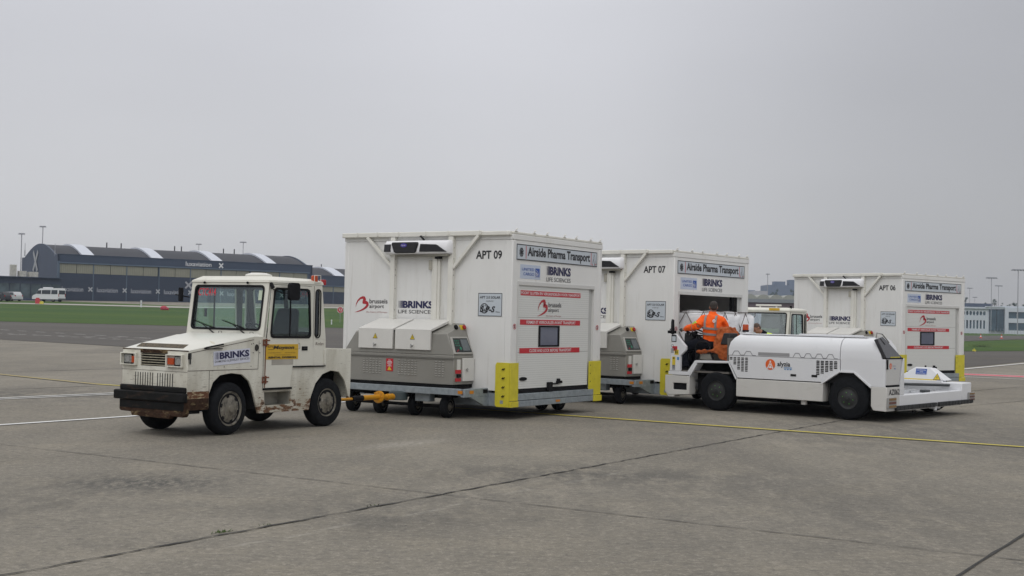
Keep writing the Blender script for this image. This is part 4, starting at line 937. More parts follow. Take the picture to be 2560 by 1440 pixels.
    for z in (1.36, .80):
        m = MB(); m.box(-.63, -.78, .012, .02, z+.015, z+.035).box(-.63, -.76, .012, .02, z-.05, z-.03).box(-.69, -.715, .012, .028, z-.07, z+.05).box(-.64, -.66, .006, .02, z-.06, z+.04); m.build('door_hinge', mat('rusty_hinge', (.16, .05, .025), .8, var=.4, vscale=30), D, bevel=.003)
    m = MB(); m.box(-.66, -1.28, .002, .03, .635, .664).box(-1.31, -2.06, .002, .028, .965, .984); m.build('door_seal', BLK, T)
    m = MB(); m.box(-.692, -.700, .006, .014, .67, 1.40); m.build('rust_streak', mat('rusty_hinge'), D)
    m = MB(); m.box(-1.77, -1.774, .0, .004, 1.0, 2.24); m.build('cab_seam', mat('seam_dirt'), T)
    m = MB(); m.box(-2.04, -2.075, .0, .02, 1.0, 1.24); m.build('cab_edge_trim', TUGC, T, bevel=.004)
    # mirrors
    m = MB(); m.plate(rrect(-1.235, -1.01, 2.0, 2.27, .05), [], P_LEFT(.16), -.03, .03); mi = m.build('mirror', BLK, T, bevel=.02); 
    m = MB(); m.tube([(-.80, .0, 2.17), (-.95, .10, 2.10), (-1.1, .14, 2.12)], .008, 6).tube([(-.78, .0, 2.25), (-.78, .05, 2.18)], .03, 6); m.build('mirror_arm', BLK, T)
    m = MB(); m.plate(rrect(YC-.14, YC-.09, 1.95, 2.17, .02), [], P_FRONT(-.62), -.03, .03); m.build('mirror', BLK, T, bevel=.015)
    m = MB(); m.tube([(-.70, YC, 2.02), (-.60, YC-.22, 2.06)], .010, 6); m.build('mirror_arm', BLK, T)
    # interior
    m = MB(); m.box(-1.65, -1.15, -.75, -.25, 1.05, 1.48); m.hexa([(-1.72, -.76, 1.40), (-1.55, -.76, 1.40), (-1.55, -.24, 1.40), (-1.72, -.24, 1.40)], [(-1.80, -.70, 1.88), (-1.68, -.70, 1.88), (-1.68, -.30, 1.88), (-1.80, -.30, 1.88)]); m.build('seat', SEATF, T, bevel=.05, seg=3)
    m = MB(); m.box(-1.65, -1.2, YC+.2, -1.0, 1.05, 1.40); m.build('passenger_seat', SEATF, T, bevel=.04)
    m = MB(); m.box(-.70, -.95, YC+.06, -.06, 1.05, 1.46); m.build('dashboard', mat('dash_black', (.02, .02, .022), .6), T, bevel=.03)
    m = MB(); rings = []; c = Vector((-1.03, -.48, 1.55)); ax = Vector((-.45, 0, .9)).normalized(); u = Vector((0, 1, 0)); w_ = ax.cross(u)
    m.tube([c+(u*math.cos(6.283*k/20)+w_*math.sin(6.283*k/20))*.19 for k in range(21)], .014, 6, cap=False)
    for a in (.5, 2.6, 4.7): m.tube([c, c+(u*math.cos(a)+w_*math.sin(a))*.19], .010, 5)
    m.tube([c, c-ax*.3], .025, 6); m.build('steering_wheel', BLK, T)
    # lamps on the rear roof corner
    m = MB(); m.lathe([(.055, 0), (.055, .09), (.04, .10)], (-1.84, -.06, zt+.05), (0, 0, 1), 14); m.build('beacon', AMBER, T)
    m = MB(); m.box(-1.91, -1.76, -.14, .015, zt+.03, zt+.05); m.tube([(-1.76, .01, zt+.04), (-1.76, .01, zt+.15), (-1.91, .01, zt+.15), (-1.91, .01, zt+.04)], .006, 5); m.build('beacon_guard', TUGC, T)
    m = MB(); m.box(-2.0, -2.06, -.10, .0, zt+.0, zt+.09); m.build('rear_lamp', REDL, T, bevel=.01)
    # wheels
    wheel(T, (.0, -.12, .385), .385, .23, steer=R(4), rr_=.66); wheel(T, (-2.18, -.13, .385), .385, .22)
    wheel(T, (-.0, YC+.16, .385), .385, .23, steer=R(4), face=-1); wheel(T, (-2.18, YC+.13, .385), .385, .22, face=-1)
    m = MB(); m.tube([(0, -.2, .36), (0, YC+.2, .36)], .05); m.build('axle', DARK, T); m = MB(); m.tube([(-2.18, -.2, .36), (-2.18, YC+.2, .36)], .06); m.build('axle', DARK, T)
    m = MB(); m.box(-2.72, -2.80, -.74, -.60, .30, .50); m.build('hitch', DARK, T)
    # stickers
    if first:
        q = math.atan2(.045, .73); U_ = Vector((-math.cos(q), 0, math.sin(q))); BP = slant((.36, .004, 1.02), U_, Vector((math.sin(q), 0, math.cos(q))))
        m = MB(); m.rect(BP, 0, .74, .0, .205, -.002, .003); st = m.build('company_sticker', mat('pale_lilac_sticker', (.62, .64, .74), .4, var=.01), T)
        m = MB(); brinks(m, lambda s, t, d: BP(s, t, d+.001), .02, .72, .03, .185, sub='DIAMOND & JEWELRY SERVICES', bars=5, split=.36); m.build('logo', [NAVY, GREYINK], st)
        DS = P_SIDE(.013); m = MB(); m.rect(DS, .70, 1.415, 1.095, 1.325, -.0, .004); ms = m.build('rental_sticker', mat('ochre_sticker', (.60, .37, .02), .45, var=.03), T)
        DS2 = P_SIDE(.0165); m = MB(); m.text(DS2, 'Moyson', .85, 1.32, 1.235, 1.305, bold=.035, shear=.2); m.text(DS2, 'RENTAL DIVISION', .75, 1.365, 1.11, 1.14, bold=.05)
        m.text(DS2, 'www.ctcmoyson.com', .88, 1.24, 1.153, 1.168); m.text(DS2, 'rental department', .74, 1.03, 1.185, 1.203); m.text(DS2, '02 751 51 50', 1.12, 1.34, 1.188, 1.203); m.mi = 1; m.text(DS2, 'CTC', .735, .86, 1.275, 1.305, bold=.03); m.mi = 0; m.ribbon(DS2, [(.74, 1.245, .006), (.86, 1.245, .006)]); m.ribbon(DS2, [(1.33, 1.25, .005), (1.40, 1.25, .005)])
        m.build('lettering', [INK, mat('brown_print', (.12, .03, .02), .5)], ms)
        m = MB(); m.rect(DS, .83, 1.31, 1.01, 1.09, -.0, .001); m.build('bare_patch', mat('old_glue_grey', (.36, .34, .30), .5, var=.15), D)
        m = MB(); m.text(P_SIDE(.001), 'Rofan', 1.83, 2.02, 1.305, 1.355, shear=.2); m.build('lettering', mat('brown_grey_print', (.2, .16, .14), .6), T)
    return T
TUG = build_tug((-4.079, 19.03, 0), R(-122.6), 'rusty cream tow tractor with a black bumper and empty cab, leading the trailers', 'cab tow tractors')

# second tow tractor in front of the last trailer
TUG2 = copy_tree(TUG)
for o in [x for x in bpy.data.objects if x.parent and x.parent.parent == TUG2]+[x for x in bpy.data.objects if x.parent == TUG2]:
    n_ = o.name.split('.')[0]
    if n_ in ('company_sticker', 'logo', 'rental_sticker', 'lettering', 'rust_patch', 'roof_vent_cap', 'rear_lamp', 'windscreen_sticker', 'bare_patch', 'beacon_guard', 'beacon', 'mirror', 'mirror_arm', 'roof_bolt'): bpy.data.objects.remove(o)
h2 = R(-125); p2 = atd(1976, 770, 34.9)
off = Vector((math.cos(h2)*-.75, math.sin(h2)*-.75, 0)); TUG2.location = (p2.x-off.x, p2.y-off.y, 0); TUG2.rotation_euler = (0, 0, h2); TUG2.scale = (.955,)*3
for o in [x for x in bpy.data.objects if x.parent == TUG2 and x.name.startswith('windscreen') and 'gasket' not in x.name]:
    o.data = o.data.copy(); o.data.materials[0] = glass_mat('windscreen_glass_with_sky_reflection', (.90, .97, .95), .34)
TUG2['label'] = 'pale cream tow tractor mostly hidden behind the white loader, before APT 06'
m = MB(); m.box(-1.0, -1.06, -1.15, -.38, 2.40, 2.45).box(-1.02, -1.04, -1.05, -1.0, 2.34, 2.41).box(-1.02, -1.04, -.55, -.5, 2.34, 2.41); m.build('roof_lamp_bar', mat('vent_cap_white'), TUG2, bevel=.008)
m = MB(); m.tube([(-1.1, -.12, 2.34), (-1.1, -.12, 2.42)], .035, 8); m.build('beacon', BLK, TUG2)
m = MB(); m.plate(rrect(-.62, -.30, 2.275, 2.345, .01), [], P_FRONT(-.735), 0, .012); m.build('ochre_sticker', mat('ochre_sticker'), TUG2)

# ------------------------------------------------------------------ pallet loader (local: +x forward to the trailer door, +y the side we see)
LH = R(140.6)
LD = empty('pallet_loader', (4.196, 26.66, 0), LH, 'long low white pallet loader marked AZ062 at the open door of APT 07', 'cargo loader')
YD = -4.40
S = P_LEFT(0.0); SS = P_SIDE(0.0); E_ = P_REAR(-3.69)
m = MB()
# front bumper block with tow pocket
m.plate([(.60, .30), (1.10, .27), (1.20, .34), (1.20, .685), (.60, .685)], [[(.67, .39), (1.0, .39), (1.0, .53), (.67, .53)]], S, -.25, 0)
m.plate([(.98, .235), (1.12, .235), (1.20, .335), (1.09, .275), (.93, .30)], [], S, -.24, -.01)
m.box(1.12, 1.20, YD+.1, -.25, .30, .685)
m.build('front_bumper', LSKIRT, LD, bevel=.012)
m = MB(); m.box(.66, 1.01, -.20, -.04, .38, .54); m.build('tow_pocket', BLK, LD)
# front cab shell: floor step, console column, wheel arch band
m = MB()
m.plate([(.61, .70), (1.12, .70), (1.12, .77), (.66, .77), (.48, 1.015), (-.31, 1.03), (-.31, .985), (.45, .965)], [], S, -.30, 0)
m.plate([(-.31, .985), (-.31, 1.03), (-.50, .69), (-.48, .66)], [], S, -.08, 0)
m.box(.62, 1.10, -.90, -.302, .70, .76)
m.build('front_deck', LWHITE, LD, bevel=.008)
m = MB(); m.plate([(.83, .772), (1.09, .772), (1.07, 1.30), (1.03, 1.55), (.95, 1.55), (.70, 1.30), (.70, 1.22), (.83, 1.10)], [], S, -.07, 0); m.plate([(.83, .772), (1.09, .772), (1.05, 1.48), (.86, 1.40)], [], P_LEFT(-.80), -.07, 0); m.box(1.045, 1.085, -.80, -.07, .772, 1.30)
CS = m.build('console', LWHITE, LD, bevel=.01)
m = MB(); m.hexa([(.55, -.78, 1.20), (1.03, -.78, 1.20), (1.03, -.42, 1.20), (.62, -.42, 1.20)], [(.60, -.78, 1.42), (1.02, -.78, 1.60), (1.0, -.42, 1.58), (.66, -.42, 1.44)]); m.build('dashboard', mat('dash_black'), CS, bevel=.02)
m = MB()
random.seed(3)
for k in range(26):
    x = random.uniform(.58, .95); y = random.uniform(-.72, -.42); z = 1.42+(x-.6)*.42
    m.box(x, x+.025, y, y+.02, z, z+random.uniform(.02, .07))
m.mi = 1
m.box(.62, .98, -.75, -.45, 1.40, 1.43)
m.build('levers', [BLK, mat('worn_grey_plastic', (.35, .34, .30), .5)], CS)
m = MB()
for (s, t, w_, h_, k) in ((.97, 1.245, .12, .10, 1), (1.03+.0, 1.20, .07, .10, 3), (.965-.04, 1.17, .10, .11, 2), (.99, .98, .075, .19, 2), (.99, .85, .07, .11, 3), (.885, 1.04, .05, .06, 4)):
    m.mi = k; m.rect(S, s-w_/2, s+w_/2, t-h_/2, t+h_/2, 0, .003)
m.mi = 0; m.rect(S, .935, 1.055, 1.385, 1.53, 0, .004); m.mi = 5; m.plate(rrect(.95, 1.04, 1.40, 1.50, .01), [], S, .004, .006)
m.mi = 0
for zz in (.83, .85, .87, .885): m.poly(S, [(.96, zz), (1.02, zz), (1.02, zz+.007), (.96, zz+.007)], .005)
m.ring(S, 1.03, 1.30, .028, .006, .004); m.poly(S, [(.965, 1.03), (1.015, 1.03), (.99, 1.07)], .005)
for i in range(3): m.poly(S, [(.945, 1.215+i*.02), (1.0, 1.215+i*.02), (1.0, 1.222+i*.02), (.945, 1.222+i*.02)], .005)
m.poly(S, [(.90, 1.14), (.92, 1.14), (.92, 1.20), (.90, 1.20)], .005); m.poly(S, [(.935, 1.14), (.955, 1.14), (.955, 1.20), (.935, 1.20)], .005)
m.build('instruction_stickers', [INK, REDP, YWARN, mat('grey_sticker', (.35, .36, .38), .5), LBLUE, SIGNB], CS)
# driver's compartment
m = MB(); m.box(.0, 1.05, -.87, -.80, .77, 1.35).box(-.30, .86, -.80, -.05, .765, .80).box(-.31, -.27, -.87, -.02, 1.03, 1.50); m.box(.40, .85, -.79, -.30, .80, .83)
m.build('footwell', mat('footwell_grey', (.13, .12, .11), .8), LD)
m = MB(); m.box(.22, .50, -.62, -.25, 1.03, 1.16); 
for k in range(5): m.box(.21, .51, -.63, -.24, 1.035+k*.025, 1.045+k*.025)
m.build('seat_base', mat('bellows_grey', (.48, .47, .42), .7), LD, bevel=.008)
m = MB(); m.box(.10, .62, -.70, -.20, 1.16, 1.25); m.hexa([(.10, -.70, 1.25), (.22, -.70, 1.25), (.22, -.20, 1.25), (.10, -.20, 1.25)], [(-.24, -.66, 1.60), (-.12, -.66, 1.60), (-.12, -.24, 1.60), (-.24, -.24, 1.60)]); m.build('seat', SEATF, LD, bevel=.04, seg=3)
m = MB(); m.tube([(.50, -.10, 1.03), (.52, -.09, 1.28), (.46, -.09, 1.385), (.30, -.09, 1.41), (.20, -.09, 1.36), (.16, -.09, 1.2), (.10, -.09, 1.05)], .022, 8); m.build('seat_rail', BLK, LD)
m = MB(); c = Vector((.72, -.42, 1.60)); ax = Vector((-.35, .12, .93)).normalized(); u = ax.cross(Vector((0, 1, 0))).normalized(); w_ = ax.cross(u)
m.tube([c+(u*math.cos(6.283*k/24)+w_*math.sin(6.283*k/24))*.20 for k in range(25)], .017, 7, cap=False)
for a in (.5, 2.6, 4.7): m.tube([c, c+(u*math.cos(a)+w_*math.sin(a))*.2], .012, 5)
m.tube([c+ax*.02, c-ax*.35], .035, 8); m.build('steering_wheel', BLK, LD)
m = MB(); m.tube([(1.02, -.05, 1.50), (1.10, .0, 1.60), (1.09, .0, 1.66)], .012, 6); m.plate([(-.06, 1.55), (.08, 1.55), (.10, 1.62), (.06, 1.84), (-.01, 1.86), (-.05, 1.8)], [], slant((1.05, -.02, 0), (-.75, .65, 0), (0, 0, 1)), -.02, .02); m.box(1.0, 1.14, -.10, .03, 1.56, 1.62)
m.build('mirror', [BLK], LD, bevel=.012)
# engine hood
hy = -.82
hp = [(0, .70), (0, 1.15), (-.005, 1.30), (-.03, 1.42), (-.09, 1.51), (-.18, 1.565), (-.30, 1.58), (hy+.25, 1.58), (hy+.1, 1.53), (hy, 1.40), (hy, .70)]
def hood_mesh(x0, x1, lower=True):
    mm = MB(); mm.loft([[Vector((x, y, z)) for y, z in hp if z > 1.13 or lower] for x in (x0, x1)]); return mm
m = MB()
# upper rounded cover; its front edge is raked back at the top
rake = lambda z: -.315 if z < 1.30 else -.315-.16*((z-1.30)/.28)**2
up_ = [(y, z) for y, z in hp if z >= 1.15]; up_ = [(0, 1.155)]+up_[1:]+[(hy, 1.155)]
m.loft([[Vector((rake(z), y, z)) for y, z in up_], [Vector((-2.74, y, z)) for y, z in up_]])
HD = m.build('engine_hood', LWHITE, LD, smooth=50)
m = MB(); m.loft([[Vector((-2.755, y, z)) for y, z in up_], [Vector((-3.60+.16*max(0, (z-1.2)/.38), y, z)) for y, z in up_]]); m.build('rear_hood', LWHITE, LD, smooth=50)
m = MB(); m.box(-.50, -3.2, -.62, -.20, 1.582, 1.60).box(-1.75, -3.0, -.5, -.25, 1.60, 1.625); m.build('hood_top_trim', LWHITE, HD, bevel=.006)
# hood side panel, under the cover
m = MB(); gr = []
pl = [(-.50, .70), (-.325, .80), (-.325, 1.148), (-2.745, 1.148), (-2.745, .945), (-2.36, .70)]
pl = [(-.52, .705), (-.325, 1.03), (-.325, 1.150), (-2.745, 1.150), (-2.745, .935), (-2.37, .705)]
m.plate(pl, [], S, -.05, -.002)
m.plate([(-2.76, .935), (-2.76, 1.20), (-3.66, 1.20), (-3.66, .665), (-3.36, .665), (-3.03, .935)], [], S, -.05, -.001); m.plate([(-2.76, 1.15), (-2.76, 1.145), (-2.76, 1.19), (-2.755, 1.19)], [], S, -.05, -.001) if 0 else None
HP = m.build('hood_side_panel', LWHITE, LD, bevel=.004)
m = MB()
# louvre slots
rows = [(1.105, 0, 5), (1.075, 0, 5), (1.04, 1, 5), (1.01, 1, 5), (.98, 1, 5), (.945, 2, 5), (.91, 2, 5), (.88, 2, 5), (.845, 3, 5)]
for z, a, b in rows:
    for k in range(a, b): x = -.375-.088*k; m.rect(S, x-.030, x+.030, z-.0095, z+.0095, 0, .002)
rows = [(1.105, 0, 5), (1.075, 0, 5), (1.045, 0, 5), (1.01, 0, 5), (.98, 0, 5), (.945, 0, 4), (.915, 0, 3), (.88, 0, 2), (.85, 0, 1)]
for z, a, b in rows:
    for k in range(a, b): x = -2.29-.092*k; m.rect(S, x-.033, x+.033, z-.0105, z+.0105, 0, .002)
m.build('louvre_slots', GLASSBLK, HP)
m = MB(); m.rect(S, -1.71, -1.83, .785, .83, 0, .004); m.build('panel_latch', GLASSBLK, HP); m = MB(); m.rect(S, -2.16, -2.28, .79, .835, 0, .004); m.build('panel_latch', GLASSBLK, HP)
m = MB(); m.mi = 1; m.rect(S, -.99, -1.68, 1.17, 1.235, .002, .004); m.build('air_slot', [GLASSBLK, mat('slot_grey', (.30, .30, .31), .5)], HP)
m = MB()
def zig(x0, n_, dx=-.21):
    for k in range(n_):
        x = x0+dx*k
        for a_, b_ in (((0, 1.165), (.2, 1.243)), ((.2, 1.243), (.52, 1.243)), ((.52, 1.243), (.72, 1.165)), ((.72, 1.165), (1, 1.165))): m.ribbon(S, [(x+dx*a_[0], a_[1], .012), (x+dx*b_[0], b_[1], .012)], .003)
zig(-.40, 2, -.27); zig(-1.76, 4, -.235)
m.ribbon(S, [(-.33, 1.155, .008), (-2.74, 1.155, .008)], .001); m.build('embossed_seams', mat('seam_grey', (.22, .22, .24), .6), HD)
m = MB(); m.disc(SS, 1.265, 1.0, .108, .003); m.mi = 1
m.ribbon(SS, [(1.21, .93, .022), (1.265, 1.06, .022), (1.32, .93, .022)], .005); 
for p in ((1.265, .965), (1.25, .94), (1.28, .94), (1.265, 1.0), (1.265, 1.06), (1.21, .93), (1.32, .93)): m.disc(SS, *p, .016, .006, 8)
m.mi = 2; m.text(SS, 'alyzia', 1.42, 1.70, .945, 1.065, bold=.02, d=.004); m.mi = 3
for k in range(3): m.poly(SS, [(1.56+.06*k, .93), (1.62+.06*k, .93), (1.59+.06*k, .90)], .004)
m.ribbon(SS, [(1.56, .95, .012), (1.74, .95, .012)], .0045); m.build('logo', [ORP, WPRINT, INK, LBLUE], HP)
# lower skirt
m = MB(); m.box(-.50, -2.40, -.25, 0, .325, .685); m.build('side_skirt', LSKIRT, LD, bevel=.012)
m = MB()
tri_ = [(-2.37, .66), (-2.745, .905), (-3.03, .905), (-3.38, .63), (-3.38, .68), (-3.035, .94), (-2.74, .94), (-2.36, .695)]
m.plate(tri_, [], S, -.22, .012); m.build('wheel_arch_lip', LWHITE, LD, bevel=.004); m = MB(); m.plate([(.45, .968), (.60, .70), (.60, .66), (.42, .94)], [], S, -.25, .008); m.build('wheel_arch_lip', LWHITE, LD, bevel=.004)
m = MB(); m.box(.59, -3.5, YD+.25, -.87, .20, .355).box(.58, -.46, -.34, -.30, .3, .96).box(-2.4, -3.35, -.34, -.30, .3, .93).box(-.5, -3.6, hy+.03, -.06, .69, 1.12).box(-.3, .58, -.86, -.3, .66, .96); m.build('underframe', DARK, LD)
m = MB(); m.tube([(-1.95, -.12, .33), (-1.95, -.12, .24)], .06, 10); m.build('drain_cap', LSKIRT, LD); m = MB(); m.box(-1.1, -1.35, -.3, -.15, .25, .33); m.build('sump', DARK, LD)
# rear corner
m = MB(); m.plate([(-3.38, .30), (-3.38, .665), (-3.69, .665), (-3.69, .21), (-3.42, .225)], [], S, -.62, -.0); m.build('rear_corner', LSKIRT, LD, bevel=.012)
m = MB(); m.plate([(.62, .20), (YD*-1-.55, .20), (YD*-1-.55, .50), (.62, .50)], [], E_, -.14, -.002); m.build('rear_beam', LWHITE, LD, bevel=.012)
m = MB(); m.plate([(3.85, .21), (-YD, .21), (-YD, .655), (3.85, .655)], [], E_, -.45, 0); m.build('rear_corner', LWHITE, LD, bevel=.02)
m = MB(); m.plate([(.60, .50), (.83, .50), (.83, 1.20), (.775, 1.20)], [], E_, -.30, -.004); m.box(-3.62, -.3, -.86, -.825, .50, 1.14); m.build('bulkhead', LWHITE, LD, bevel=.008)
m = MB(); m.plate([(.04, .70), (.60, .70), (.72, 1.19), (.04, 1.19)], [], E_, -.05, -.015); EPN = m.build('rear_panel', mat('rear_panel_white', (.55, .55, .54), .35, var=.03), LD, bevel=.006)
m = MB(); m.rect(E_, .02, .075, 1.0, 1.18, -.015, -.003); m.build('rubber_trim', BLK, LD); m = MB(); m.rect(E_, .02, .60, .665, .70, -.03, -.002); m.build('rubber_trim', BLK, LD)
m = MB(); m.disc(E_, .20, 1.06, .055, -.012); m.mi = 1; m.ribbon(E_, [(.17, 1.03, .014), (.20, 1.09, .014), (.23, 1.03, .014)], -.010); m.mi = 2; m.text(E_, 'alyzia', .30, .43, 1.04, 1.08, d=-.012); m.mi = 3; m.poly(E_, [(.36, 1.02), (.43, 1.02), (.40, .99)], -.012); m.build('logo', [ORP, WPRINT, mat('pale_print', (.3, .32, .45), .5), BLUEP], EPN)
m = MB(); m.text(P_REAR(-3.69), 'AZ062', .10, .60, .515, .625, bold=.02); m.build('lettering', INK, LD)
# sloping black panel at the rear of the hood
m = MB(); m.hexa([(-3.68, .0, 1.205), (-3.68, -.76, 1.205), (-3.60, -.76, 1.205), (-3.60, 0, 1.205)], [(-3.50, -.0, 1.57), (-3.47, -.30, 1.615), (-3.40, -.30, 1.60), (-3.42, 0, 1.55)])
m.hexa([(-3.679, -.05, 1.30), (-3.675, -.60, 1.30), (-3.60, -.60, 1.3), (-3.6, -.05, 1.3)], [(-3.53, -.05, 1.56), (-3.51, -.28, 1.59), (-3.45, -.28, 1.55), (-3.47, -.05, 1.55)]) if 0 else None
m.build('rear_window', mat('black_glossy_panel', (.03, .03, .035), .08, var=0), LD, bevel=.01)
m = MB(); m.box(-3.60, -3.68, -.78, -.0, 1.192, 1.215); m.mi = 1; m.box(-3.66, -3.675, -.62, -.2, 1.218, 1.235); m.build('window_trim', [BLK, YEL], LD)
m = MB(); m.tube([(-3.42, -.10, 1.58), (-3.44, -.10, 1.68), (-3.50, -.2, 1.66), (-3.58, -.34, 1.50)], .012, 6); m.build('grab_rail', CHROME, LD)
# lamps
def lampbox(y0, y1, z0, z1, n1):
    m = MB(); m.rect(E_, -y1, -y0, z0, z1, 0, .04); q = m.build('tail_lamp', mat('lamp_frame_grey', (.30, .30, .29), .5), LD, bevel=.006)
    m = MB(); h_ = (z1-z0)/3
    for k in range(3): m.mi = k; m.rect(E_, -y1+.03, -y0-.03, z0+h_*k+.015, z0+h_*(k+1)-.012, .03, .048)
    m.build('lens', n1, q)
lampbox(-.38, -.01, .27, .47, [mat('dirty_amber', (.22, .12, .03), .3, var=.2), mat('dirty_red', (.12, .03, .02), .3, var=.2), mat('dirty_amber')])
lampbox(-4.50, -4.17, .27, .45, [mat('dirty_red'), mat('dirty_red'), mat('dirty_amber')])
for a, b in ((.37, 2.38), (2.50, 4.40)):
    m = MB(); m.rect(E_, a, b, .215, .3, 0, .02)
    n_ = 11
    for k in range(n_):
        w_ = (b-a)/n_; m.rect(E_, a+w_*k+.006, a+w_*(k+1)-.006, .225, .305, 0, .05)
    m.build('rubber_buffer', mat('buffer_rubber', (.022, .023, .025), .8, var=.3, vscale=10), LD, bevel=.01)
m = MB(); m.tube([(-3.66, -2.45, .2), (-3.66, -2.45, .14)], .04, 8); m.box(-3.66, -3.56, -2.75, -2.4, .17, .205); m.build('tow_eye', LWHITE, LD)
m = MB(); 
for dy in (0, .1): m.tube([(-3.66, -1.30-dy, .21), (-3.66, -1.33-dy, .12), (-3.66, -1.37-dy, .2)], .008, 5)
m.build('chain_hook', DARK, LD)
# pallet deck: far rail, rollers, cylinder
m = MB(); m.box(.9, -3.25, YD+.28, YD+.5, .40, .68); m.box(.9, -3.25, -1.0, -.86, .40, .52); m.build('deck_rail', LWHITE, LD, bevel=.012)
m = MB(); m.box(1.0, -3.54, YD+.5, -.87, .36, .42); DK = m.build('deck_plate', mat('deck_grey_steel', (.34, .35, .36), .5, .2, var=.2, vscale=5), LD)
for j, (y0, y1) in enumerate(((-3.8, -2.5), (-2.4, -1.05))):
    for k in range(16):
        x = .8-k*.28; m = MB(); m.tube([(x, y0, .465), (x, y1, .465)], .032, 10); m.build('roller', mat('roller_steel', (.46, .47, .49), .35, .4, var=.15, vscale=9), LD)
m = MB(); m.box(-3.50, -3.38, -2.6, -2.35, .42, .54); m.build('end_stop', mat('dark_steel', (.06, .065, .07), .5, .3), LD, bevel=.006)
m = MB(); m.tube([(-3.45, YD+.62, .60), (-1.6, YD+.52, .55)], .03, 8); m.build('lift_cylinder', mat('dark_steel'), LD)
gx = [(-2.55, .683), (-3.05, .95), (-3.45, .96), (-3.95, .695)]
m = MB(); m.hexa([(-2.20, YD+.05, .68), (-3.30, YD+.05, .68), (-3.30, YD+.48, .68), (-2.20, YD+.48, .68)], [(-2.62, YD+.15, .93), (-2.98, YD+.15, .93), (-2.95, YD+.40, .95), (-2.62, YD+.40, .95)])
m.build('guard_cover', LWHITE, LD, bevel=.02)
g0, g1, g2, g3 = Vector((-2.20, YD+.482, .68)), Vector((-3.30, YD+.482, .68)), Vector((-2.95, YD+.402, .95)), Vector((-2.62, YD+.402, .95))
GP = slant(g0, (-1, 0, 0), (0, -.08, .27))
m = MB(); m.rect(GP, .44, .68, .12, .245, .0, .004); m.mi = 1; m.text(GP, 'CONTROLE SEUL', .46, .66, .20, .228, d=.006); m.text(GP, 'CHASSIS', .52, .60, .165, .185, d=.006); m.text(GP, 'FREIN BLOQUE', .46, .66, .13, .152, d=.006); m.build('blue_sticker', [BLUEP, WPRINT], LD)
m = MB(); m.rect(GP, -.1, .92, .0, .022, .0, .006); warn_tri(m, lambda s, t, d: GP(s, t, d+.004), .92, .085, .17, 0, 1); m.build('warning_sticker', [YWARN, INK], LD)
m = MB(); m.tube([(-2.8, YD+.3, .95), (-2.8, YD+.3, .985)], .02, 8); m.build('guard_knob', BLK, LD)
# beacon on the hood
m = MB(); m.box(-.42, -.58, -.40, -.30, 1.60, 1.63); m.mi = 1; m.lathe([(.065, 0), (.07, .04)], (-.50, -.35, 1.63), (0, 0, 1), 14); m.build('beacon_foot', [LWHITE, BLK], LD)
m = MB(); m.lathe([(.062, 0), (.062, .10), (.055, .115)], (-.50, -.35, 1.67), (0, 0, 1), 14); m.build('beacon', AMBER, LD)
GW = mat('black_painted_rim', (.02, .021, .022), .6, var=.2)
wheel(LD, (-.02, -.17, .41), .41, .28, rr_=.5, rimmat=GW, green=True, holes=0); wheel(LD, (-2.90, -.17, .42), .42, .28, rr_=.5, rimmat=GW, green=True, holes=0)
wheel(LD, (-.02, YD+.25, .41), .41, .28, rr_=.5, rimmat=GW, face=-1, holes=0); wheel(LD, (-2.90, YD+.30, .42), .42, .28, rr_=.5, rimmat=GW, face=-1, holes=0)

# ------------------------------------------------------------------ people
SKIN = mat('skin', (.36, .17, .11), .55, var=.08, vscale=12); HIVIS = mat('orange_hi_vis_fabric', (1.0, .125, .0), .75, var=.07, vscale=9, bump=.4, bscale=12)
REFL = mat('silver_reflective_band', (.26, .25, .25), .5, var=.05); TROUS = mat('dark_navy_trousers', (.007, .008, .013), .9, spec=.15, var=.2, bump=.4, bscale=14)
HAIRD = mat('dark_hair', (.035, .028, .024), .8, var=.3, vscale=40); HAIRB = mat('short_brown_hair', (.10, .065, .05), .85, var=.3, vscale=50); HVY = mat('yellow_hi_vis_fabric', (.60, .80, .08), .75, var=.06, bump=.3, bscale=12)
GLOVE = mat('grey_glove', (.05, .06, .06), .8, var=.2); SHOE = mat('black_shoe', (.012, .012, .012), .6)
def remesh(o, vox, disp=0.0, sc=.12):
    r = o.modifiers.new('remesh', 'REMESH'); r.mode = 'VOXEL'; r.voxel_size = vox; r.use_smooth_shade = True
    sm = o.modifiers.new('smooth', 'SMOOTH'); sm.factor = .5; sm.iterations = 3
    if disp:
        tx = bpy.data.textures.get('cloth_folds') or bpy.data.textures.new('cloth_folds', 'CLOUDS'); tx.noise_scale = sc
        d = o.modifiers.new('folds', 'DISPLACE'); d.texture = tx; d.strength = disp; d.mid_level = .5
